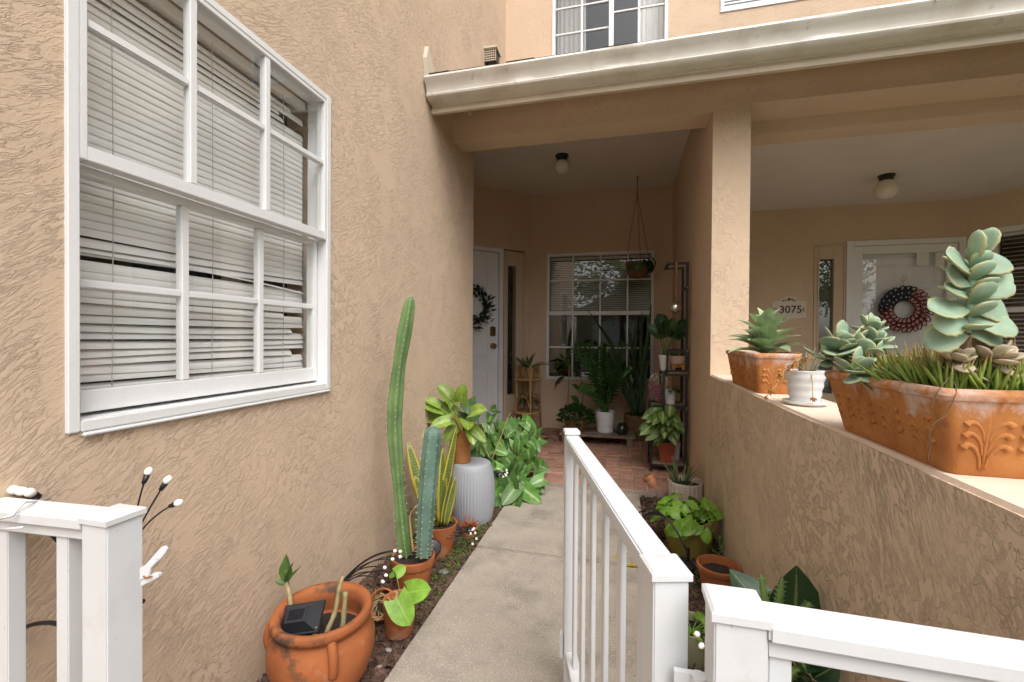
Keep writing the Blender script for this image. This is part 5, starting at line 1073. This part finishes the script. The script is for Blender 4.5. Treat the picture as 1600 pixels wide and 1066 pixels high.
c = V((.375, 3.70, .109)); t = thing('potted_aglaonema', 'pale green aglaonema in a rust-red pot on the bottom shelf', 'potted plant', c)
b = MB(); b.add([(sx*.05, sy*.05, 0) for sx, sy in ((-1, -1), (1, -1), (1, 1), (-1, 1))]+[(sx*.062, sy*.062, .16) for sx, sy in ((-1, -1), (1, -1), (1, 1), (-1, 1))]+[(sx*.054, sy*.054, .16) for sx, sy in ((-1, -1), (1, -1), (1, 1), (-1, 1))]+[(sx*.052, sy*.052, .14) for sx, sy in ((-1, -1), (1, -1), (1, 1), (-1, 1))], [(3, 2, 1, 0)]+[(4*j+i, 4*j+(i+1) % 4, 4*j+4+(i+1) % 4, 4*j+4+i) for j in range(3) for i in range(4)]+[(12, 13, 14, 15)]); b.build('pot', M['rust'], t, bevel=.003)
rg = random.Random(31)
for k, (u_, v_) in enumerate(((1018, 660), (1036, 655), (1050, 670), (1062, 658), (1072, 690), (1060, 700), (1040, 682), (990, 668), (998, 690), (1006, 712), (1028, 702), (986, 684), (1012, 640), (1030, 640), (1000, 650), (1048, 645), (1068, 668), (1076, 672), (1016, 676), (994, 700), (1036, 668), (1008, 655), (1024, 690), (1044, 660))):
    tp = at(u_, v_+6, Y=3.50+rg.uniform(-.10, .12))-c; bs = V((rg.uniform(-.03, .03), rg.uniform(-.03, .03), .15)); mid = bs.lerp(tp, .35)+V((0, .02, .14)); mid.z = max(mid.z, tp.z+.06); dv = tp-mid; b = MB(); b.tube(smooth_path([bs, bs.lerp(mid, .6)+V((0, 0, .03)), mid], 4), .003, 5); b.build('petiole', M['stem'], t, smooth=1); L1(t, M['agl'], mid, dv, max(.125, min(.16, dv.length)), .085, 'ovate', .4, .22, rg.uniform(-.4, .4), n=8, face=LIT)
c = V((.45, 3.77, .109)); t = thing('white_pot', 'plain white pot beside the rust pot on the bottom shelf', 'pot', c); round_pot(t, .045, .035, .14, M['wpot'], 0, 0, .005, .02)
for k, (u_, v_) in enumerate(((930, 696), (812, 690))):
    p = at(978 if k == 0 else 852, 705 if k == 0 else 690, Z=.035); b = MB(); leaf(b, (0, 0, 0), (1, .4, .3), .035, .02, 'ovate', 1.2, .5, n=4); o = b.build('dry_leaf', M['brown'], smooth=1); o.location = p; tag(o, ('curled dry leaf at the right foot of the bench', 'curled dry leaf near the rattan stand')[k], 'leaf')
b = MB(); b.tube(smooth_path([at(u, v, Z=.038) for u, v in ((842, 680), (850, 678), (856, 682), (850, 686), (862, 684), (868, 688))], 4), .004, 6); tag(b.build('cable', M['bplast'], smooth=1), 'dark cable lying on the bricks between stand and bench', 'cable')
# ------------------------------------------------------------- right bed
c = V((.428, 3.02, -.02)); t = thing('potted_aloe', 'thin aloe in a cream fluted pot against the low right wall', 'potted plant', c); round_pot(t, .108, .098, .19, M['creamp'], 0, 0, .008, .03, 96, mod=lambda a, z, i: .004*math.sin(a*24) if .01 < z < .18 else 0, smooth=1); rg = random.Random(2)
for k in range(26): a = rg.uniform(0, 6.28); F1(t, M['aloe'], (-.03+.03*math.cos(a), .03*math.sin(a), .16), dirv(a, rg.uniform(.8, 1.5)), rg.uniform(.09, .19), .012, .006, 'lance', .25, 0, 6, keel=.2, seg=6)
b = MB(); b.tube(smooth_path([(.02, 0, .16), (.07, -.01, .20), (.12, -.01, .20), (.16, -.02, .185)], 5), .0035, 6); b.build('dry_stem', M['straw'], t, smooth=1)
c = V((.365, 2.44, -.02)); t = thing('potted_sweet_potato_vine', 'mustard glazed pot of bright lime leaves in the right bed', 'potted plant', c); round_pot(t, .124, .112, .185, M['mustard'], 0, 0, .008, .025, 48); rg = random.Random(7)
for k in range(84):
    a = rg.uniform(0, 6.28); q = rg.uniform(.02, .125); el = 1.35-q*8; p = V((q*math.cos(a), q*math.sin(a), .165)); L1(t, M['sweet'], p*.6+V((0, 0, .07)), dirv(a, rg.uniform(max(-.1, el-.6), 1.2)), rg.uniform(.05, .075), rg.uniform(.05, .07), 'heart', .7, .22, rg.uniform(-.5, .5), face=LIT, pet=rg.uniform(.04, .11), lobe=.16, n=6, wave=.03, ph=k, petarch=.9)
L1(t, M['sweet'], (-.06, -.05, .2), (-.95, -.3, .25), .1, .06, 'heart', .5, .2, 0, pet=.06, lobe=.12, n=7)
# tilted pot on a stake
p = at(1017, 752, Y=2.98); t = thing('tilted_pot', 'tiny terracotta pot tipped on a wire stake before the porch', 'pot', p); t.rotation_euler = (R(-18), R(-32), 0); round_pot(t, .042, .028, .075, M['terra'], .006, .022, .005, .01, 28, z0=-.04); rg = random.Random(1)
for k in range(12): a = rg.uniform(0, 6.28); L1(t, M['weed'], (.01*math.cos(a), .01*math.sin(a), .02), dirv(a, rg.uniform(.6, 1.4)), .04, .015, 'ovate', .5, .2, 0, n=4)
tm = t.matrix_basis.copy(); b = MB(); gp = at(1033, 788, Z=0.0)
q = [V(x) for x in (at(1008, 756, Y=2.93), at(1020, 754, Y=2.92), at(1026, 770, Y=2.94), (gp.x, 2.99, -.02))]; inv = (Matrix.Translation(p) @ t.rotation_euler.to_matrix().to_4x4()).inverted(); b.tube([inv @ x for x in q], .0022, 6); b.build('wire_stake', M['wire'], t)
# weeds
def weed(label, p, n_, h, mat, seed, W=.03):
    t = thing('weed', label, 'plant', p); rg = random.Random(seed)
    for k in range(n_): a = rg.uniform(0, 6.28); L1(t, mat, (0, 0, rg.uniform(0, h*.6)), dirv(a, rg.uniform(.1, 1.0)), W*1.6, W, 'ovate', .6, .25, rg.uniform(-.5, .5), pet=h*.35, n=4)
    b = MB(); b.tube([(0, 0, 0), (0, 0, h*.7)], .0018, 5); b.build('stem', M['stem'], t)
weed('small green weed growing at the foot of the low wall', (.50, 2.36, -.02), 9, .12, M['lime'], 1)
weed('yellow-green seedling beside the black solar base', (.215, 2.2, -.02), 5, .09, leafmat('yellowgreen', (.42, .46, .04)), 3, .035)
weed('low green weed behind the tall cactus pot', (-.97, 1.86, -.02), 12, .16, M['weed'], 5)
weed('leafy weed at the wall beside the snake plants', (-1.0, 2.12, -.02), 14, .3, M['weed'], 6, .045)
c = V((.425, 2.03, -.02)); t = thing('terracotta_pot', 'wide terracotta pot of bare soil beside the rubber plant', 'pot', c); round_pot(t, .088, .06, .145, M['terra'], .01, .025, .008, .035)
# rubber plant
c = V((.36, 1.28, -.02)); t = thing('potted_rubber_plant', 'rubber plant with large dark glossy leaves behind the right railing', 'potted plant', c); round_pot(t, .10, .075, .14, M['terra'], .01, .03, .008, .025)
b = MB(); b.tube(smooth_path([(0, 0, .11), (.01, .01, .2), (.0, .02, .3), (.02, .01, .36)], 4), .007, 7); b.build('stem', M['bark'], t, smooth=1); b = MB(); b.tube(smooth_path([(.02, -.02, .11), (.04, -.05, .18), (.05, -.06, .25)], 4), .005, 7); b.build('stem', M['bark'], t, smooth=1)
def rleaf(b0, t0, Y0, Y1, W, roll): tipleaf(t, c, M['rubber'], at(*b0, Y=Y0), at(*t0, Y=Y1), W*1.12, 'ovate', .2, .18, roll*.25, 0, n=9)
rleaf((1217, 985), (1142, 885), 1.26, 1.36, .095, -.4); rleaf((1236, 1015), (1254, 887), 1.22, 1.27, .15, .4); rleaf((1245, 1005), (1262, 1048), 1.18, 1.10, .10, .8); rleaf((1235, 1030), (1205, 1062), 1.2, 1.16, .08, -.3); rleaf((1270, 1060), (1312, 1040), 1.12, 1.1, .05, .4); rleaf((1225, 1040), (1245, 1075), 1.2, 1.14, .09, 0); rleaf((1222, 1010), (1190, 1045), 1.22, 1.22, .08, .6); rleaf((1268, 1062), (1288, 1090), 1.12, 1.06, .08, .2); rleaf((1275, 1030), (1268, 1003), 1.16, 1.2, .05, 1.2); rleaf((1230, 985), (1225, 940), 1.3, 1.38, .05, 1)
for (b0, t0, y) in (((1201, 975), (1189, 898), 1.22), ((1212, 975), (1222, 903), 1.18), ((1205, 1040), (1222, 985), 1.15), ((1228, 1060), (1258, 1040), 1.12), ((1207, 960), (1204, 925), 1.25), ((1240, 975), (1266, 942), 1.15)):
    p0, p1 = at(*b0, Y=y)-c, at(*t0, Y=y)-c; d = p1-p0; b = MB(); n = 10; P = [p0.lerp(p1, i/n) for i in range(n+1)]; b.tube(P, [.008*(1+.25*(i % 2))*(1-.6*(i/n)**3) for i in range(n+1)], 8, star=.28)
    for i in range(1, n):
        for s_ in (-1, 1): b.tube([P[i], P[i]+(d.cross(V((0, 1, 0))).normalized()*s_*.013+d.normalized()*.005)], [.0035, .0008], 5)
    b.build('euphorbia_stem', M['euph'], t, smooth=1)
c = V((.255, 1.62, -.02)); t = thing('potted_pothos', 'pale green pot half hidden between the gate post and right post', 'potted plant', c); round_pot(t, .075, .06, .12, pmat('sage_pot', (.30, .29, .17), .6, .15, 20), 0, 0, .007, .03)
for k in range(9): L1(t, M['sweet'], (0, 0, .09), dirv(k*2.4, .7), .05, .035, 'heart', .5, .2, .3, pet=.05, n=5)

# ------------------------------------------------------------- planters on the low wall
KT = KZ+.0085
def box_planter(par, bx, tx, h, mat, rimh=.022, rim=.006, wall=.012):
    """tapered box trough with rolled rim; bx, tx = half sizes (x, y) at base and top"""
    def ring(hx, hy, z, r=.016, n=4):
        P = []
        for cx, cy, a0 in ((1, 1, 0), (-1, 1, PI/2), (-1, -1, PI), (1, -1, 1.5*PI)):
            for k in range(n+1): a = a0+PI/2*k/n; P.append((cx*(hx-r)+r*math.cos(a), cy*(hy-r)+r*math.sin(a), z))
        return P
    L = [(bx[0]-.002, bx[1]-.002, 0), (bx[0], bx[1], .003)]
    zr = h-rimh
    for k in range(1, 5): q = k/4; L.append((bx[0]+(tx[0]-bx[0])*q, bx[1]+(tx[1]-bx[1])*q, .003+(zr-.003)*q))
    L += [(tx[0]+rim*.8, tx[1]+rim*.8, zr+.003), (tx[0]+rim*1.2, tx[1]+rim*1.2, h-rimh*.5), (tx[0]+rim, tx[1]+rim, h-.004), (tx[0]+rim*.4, tx[1]+rim*.4, h), (tx[0]-wall+.003, tx[1]-wall+.003, h), (tx[0]-wall, tx[1]-wall, h-.005), (tx[0]-wall-.002, tx[1]-wall-.002, h-.03)]
    P = []; F2 = []
    for l in L: P += ring(*l)
    m2 = 20
    for j in range(len(L)-1): F2 += [(j*m2+k, j*m2+(k+1) % m2, (j+1)*m2+(k+1) % m2, (j+1)*m2+k) for k in range(m2)]
    F2.append(tuple(range(m2-1, -1, -1))); b = MB(); b.add(P, F2); o = b.build('planter', mat, par, smooth=35)
    b = MB(); b.add(ring(tx[0]-wall-.001, tx[1]-wall-.001, h-.022), [tuple(range(m2))]); b.build('soil', M['potsoil'], o); return o
def smooth_path2(P, k): return [(p.x, p.y) for p in smooth_path([(a, b_, 0) for a, b_ in P], k)]
def motifs(par, bx, tx, h, mat, side, spacing, zb=.012, s=1.):
    """acanthus fans pressed in relief on one face"""
    slope = ((tx[0]-bx[0]) if side in 'LR' else (tx[1]-bx[1]))/h
    half = bx[1] if side in 'LR' else bx[0]; nm = max(1, int(2*half/spacing)); 
    for k in range(nm):
        c0 = (k+.5-nm/2)*2*half/nm*.98; b = MB()
        for j in range(3):
            for sg in (-1, 1):
                zj = zb+h*.16*j; k_ = s*(1-.1*j); pts = []
                for (a, z) in smooth_path2([(.003, zj), (.006, zj+.020*k_), (.014, zj+.036*k_), (.023, zj+.041*k_), (.029, zj+.035*k_)], 3):
                    a *= sg; n_ = slope*z
                    pts.append((-(bx[0]+n_)-.0003, c0+a, z) if side == 'L' else (c0+a, -(bx[1]+n_)-.0003, z))
                m3 = len(pts); b.tube(pts, [.0022+.0046*(i/(m3-1))**1.5 for i in range(m3)], 7)
        pts = []
        for q in range(4):
            z = zb+h*.70*q/3; n_ = slope*z; pts.append((-(bx[0]+n_), c0, z) if side == 'L' else (c0, -(bx[1]+n_), z) if side == 'F' else ((bx[0]+n_), c0, z))
        b.tube(pts, [.0025, .003, .0026, .0034], 7); b.build('relief', mat, par, smooth=1)
# small planter with the sage rosette
c = V((.612, 2.095, KT)); t = thing('planter_with_sage', 'smaller terracotta trough with a soft green leafy rosette by the column', 'planter', c, -.0165)
bx, tx, h = (.078, .222), (.098, .248), .158
p1_ = box_planter(t, bx, tx, h, M['terra_lime']); motifs(p1_, bx, tx, h, M['terra_lime'], 'L', .085); motifs(p1_, bx, tx, h, M['terra_lime'], 'F', .075)
rg = random.Random(14)
cc = V((-.005, -.04, .14))
for k in range(26):
    lay = k/26; a = k*2.4; el = 1.45-.95*lay+rg.uniform(-.12, .12); p = cc+V((0, 0, .10*(1-lay))); L1(t, M['sage'], p, dirv(a, max(.2, el)), .12+.06*lay*rg.uniform(.8, 1.15), .066+.012*lay, 'ovate', .5+.35*lay, .35, rg.uniform(-.3, .3), n=8)
b = MB(); b.tube([cc, cc+V((0, 0, .1))], .008, 7); b.build('stem', M['sage'], t, smooth=1)
# white pot with dried blooms
c = V((.588, 1.60, KT)); t = thing('potted_dried_flowers', 'small white ribbed pot with drooping dried orange blooms on the low wall', 'potted plant', c)
b = MB(); b.lathe([(0, 0), (.05, 0), (.0625, .008), (.0635, .014), (.058, .014), (.05, .010), (0, .009)], 40); b.build('saucer', M['wpot'], t, smooth=40)
round_pot(t, .058, .041, .10, M['wpot'], 0, 0, .005, .012, 44, z0=.0105, mod=lambda a, z, i: .0016*math.sin(z*230) if .016 < z < .105 else 0)
rg = random.Random(6); wc = c
for k, (u_, v_) in enumerate(((1233, 575), (1245, 565), (1219, 587), (1205, 612), (1197, 620), (1258, 562), (1270, 622), (1238, 570), (1221, 583))):
    tp = at(u_, v_, Y=1.53)-c; bs = V((rg.uniform(-.03, .0), -.02, .105)); P = smooth_path([bs, bs.lerp(tp, .5)+V((0, -.01, .03 if v_ < 600 else .035)), tp], 4); b = MB(); b.tube(P, .0013, 5); st = b.build('dry_stem', M['straw'], t, smooth=1); b = MB(); d = (P[-1]-P[-2]).normalized()
    for j in range(16): q = V((rg.gauss(0, 1), rg.gauss(0, 1), rg.gauss(0, 1))).normalized()+d*.8; leaf(b, tp, q, rg.uniform(.010, .018), .005, 'lance', .6, .3, rg.uniform(-1, 1), n=3)
    b.build('dry_bloom', pmat('dry_orange', (.36, .15, .035), .9, .3, 60) if 'dryo' not in M else M['dryo'], st); M['dryo'] = st.children[0].data.materials[0]
b = MB()
for k in range(24): a = rg.uniform(0, 6.28); b.tube(smooth_path([(.02*math.cos(a), .02*math.sin(a), .1), (.03*math.cos(a)+.015, .03*math.sin(a), .14), (.035*math.cos(a)+.03, .03*math.sin(a), .16+rg.uniform(0, .03))], 3), .0022, 4)
b.build('dry_stems', pmat('grey_straw', (.22, .20, .13), .9, .3, 40), t)
# large planter
c = V((.590, 1.015, KT)); t = thing('planter_with_succulents', 'large terracotta trough with frosted succulents and red-tipped sticks, right edge', 'planter', c, -.0165)
bx, tx, h = (.074, .180), (.098, .205), .138
p2_ = box_planter(t, bx, tx, h, M['terra_lime'], .02, .006); motifs(p2_, bx, tx, h, M['terra_lime'], 'L', .075, s=.95); motifs(p2_, bx, tx, h, M['terra_lime'], 'F', .07, s=.95)
rg = random.Random(44)
def inv2(p): return Matrix.Rotation(.0165, 3, 'Z') @ (V(p)-c)
b = MB()      # red-tipped stick succulents
for k in range(900):
    x = rg.uniform(-.075, .082); y = rg.uniform(-.17, .08); hh = .045+.035*noise.noise(V((x*14, y*14, 3)))+rg.uniform(-.01, .02); a = rg.uniform(0, 6.28)
    fat(b, (x, y, h-.03), dirv(a, rg.uniform(.95, 1.55)), hh+.028, .0062, .0055, 'strap', rg.uniform(-.2, .3), 0, 4, seg=5)
b.build('stick_leaves', M['stick'], t, kind='stuff', smooth=1)
for k in range(110):
    x, y = rg.uniform(-.08, .085), rg.uniform(-.18, .09); a = rg.uniform(0, 6.28)
    F1(t, M['stick'], (x, y, h-.025), dirv(a, rg.uniform(.7, 1.45)), rg.uniform(.06, .10), .0072, .006, 'strap', rg.uniform(-.2, .4), 0, 6, seg=6)
KR = random.Random(77)
def kal_leaf(p, d, L, W, roll, mat='kal', T=.010, dr=.25):
    q = KR.uniform(.82, 1.15); L *= q; W *= q*KR.uniform(.88, 1.1); roll += KR.uniform(-.2, .2); dr += KR.uniform(-.25, .25); d = V(d).normalized()+V((KR.uniform(-.14, .14), KR.uniform(-.14, .14), KR.uniform(-.14, .14))); T *= .8
    F1(t, M[mat], p, d, L, W, T, 'spoon', dr, roll, 11, keel=.16, seg=10, scallop=.045)
# tall scalloped tower
base = inv2(at(1488, 590, Y=.86)); mid = inv2(at(1512, 520, Y=.845)); topp = inv2(at(1519, 415, Y=.84)); s0 = inv2(at(1462, 628, Y=.80))
b = MB(); b.tube(smooth_path([inv2(at(1474, 606, Y=.875)), base, base.lerp(mid, .5), mid], 5), [.0045]*16, 7); b.build('woody_stem', M['bark'], t, smooth=1); b = MB(); b.tube(smooth_path([mid, mid.lerp(topp, .5), topp], 5), .0045, 7); b.build('stem', M['kal'], t, smooth=1)
b = MB()
for pts in ([(1484, 590), (1470, 605), (1460, 622), (1456, 640)], [(1488, 592), (1494, 612), (1478, 648), (1456, 668), (1450, 725)]): b.tube(smooth_path([inv2(at(u, v, Y=.806 if v > 600 else .83)) for u, v in pts], 5), .0007, 5)
b.build('aerial_root', M['bark'], t, smooth=1)
R3 = Matrix.Rotation(.0165, 3, 'Z'); RT, UP, BK = R3 @ rt, R3 @ up, R3 @ (-fw)
for i in range(6):
    q = mid.lerp(topp, i/5.6); Lf = .066-.004*abs(i-2.5); W = .047
    el = -.30+.15*i
    for sg in (-1, 1):
        d = RT*sg*math.cos(el)+UP*math.sin(el)+BK*(.18 if i % 2 else -.1); kal_leaf(q, d, Lf, W, sg*1.05, dr=.15 if i < 4 else -.1)
    d = BK*.9+UP*(.15+.1*i)+RT*.1*(1 if i % 2 else -1); kal_leaf(q+V((0, 0, .006)), d, Lf*.7, W*.85, 0, dr=-.35)
    d = -BK*.9+UP*(.2+.1*i); kal_leaf(q+V((0, 0, .006)), d, Lf*.8, W*.9, 0)
for a, L_ in ((-.5, .055), (.5, .06), (-.15, .05), (.2, .045)): kal_leaf(topp, UP*math.cos(a)+RT*math.sin(a)+BK*.2, L_, .033, .9 if a > 0 else -.9, dr=-.15)
# rosettes
def rosette(uv_, Y, n_, Rr, mat, tilt=(0, 0), seed=0, pitch=.5):
    o = inv2(at(*uv_, Y=Y)); rg = random.Random(seed); ax = (BK+UP*pitch+RT*tilt[0]).normalized(); A = ax.orthogonal().normalized(); B = ax.cross(A)
    for k in range(n_):
        lay = k/n_; a = k*2.4; q = .12+.95*lay; d = ax*(math.cos(q*1.35))+(A*math.cos(a)+B*math.sin(a))*math.sin(q*1.35); kal_leaf(o-ax*.012*lay, d, Rr*(.55+.5*lay)*rg.uniform(.9, 1.1), Rr*.62*(.6+.45*lay), rg.uniform(-.4, .4), mat, .009, -.3)
rosette((1318, 548), 1.17, 18, .082, 'kal', (-.2, 0), 1); rosette((1360, 560), 1.13, 16, .066, 'kal', (.25, 0), 2); rosette((1338, 583), 1.04, 13, .06, 'kal', (0, 0), 3, .1); rosette((1362, 515), 1.2, 10, .055, 'kal', (0, 0), 4, 1.2); rosette((1296, 560), 1.2, 12, .06, 'kal', (-.6, 0), 5)
rosette((1372, 535), 1.14, 9, .048, 'kal', (.4, 0), 6, .9); rosette((1496, 562), .86, 13, .046, 'kal_p', (-.1, 0), 7); rosette((1556, 560), .85, 13, .046, 'kal_p', (.3, 0), 8, .7); rosette((1530, 515), .93, 10, .045, 'kal', (.2, 0), 9, 1.)
b = MB(); b.tube(smooth_path([inv2(at(u, v, Y=y)) for u, v, y in ((1330, 560, 1.18), (1350, 590, 1.12), (1352, 610, 1.1), (1345, 640, 1.095))], 4), .0035, 6); b.tube(smooth_path([inv2(at(u, v, Y=1.1)) for u, v in ((1352, 605), (1366, 592), (1372, 585))], 4), .003, 6); b.build('woody_stem', M['bark'], t, smooth=1)
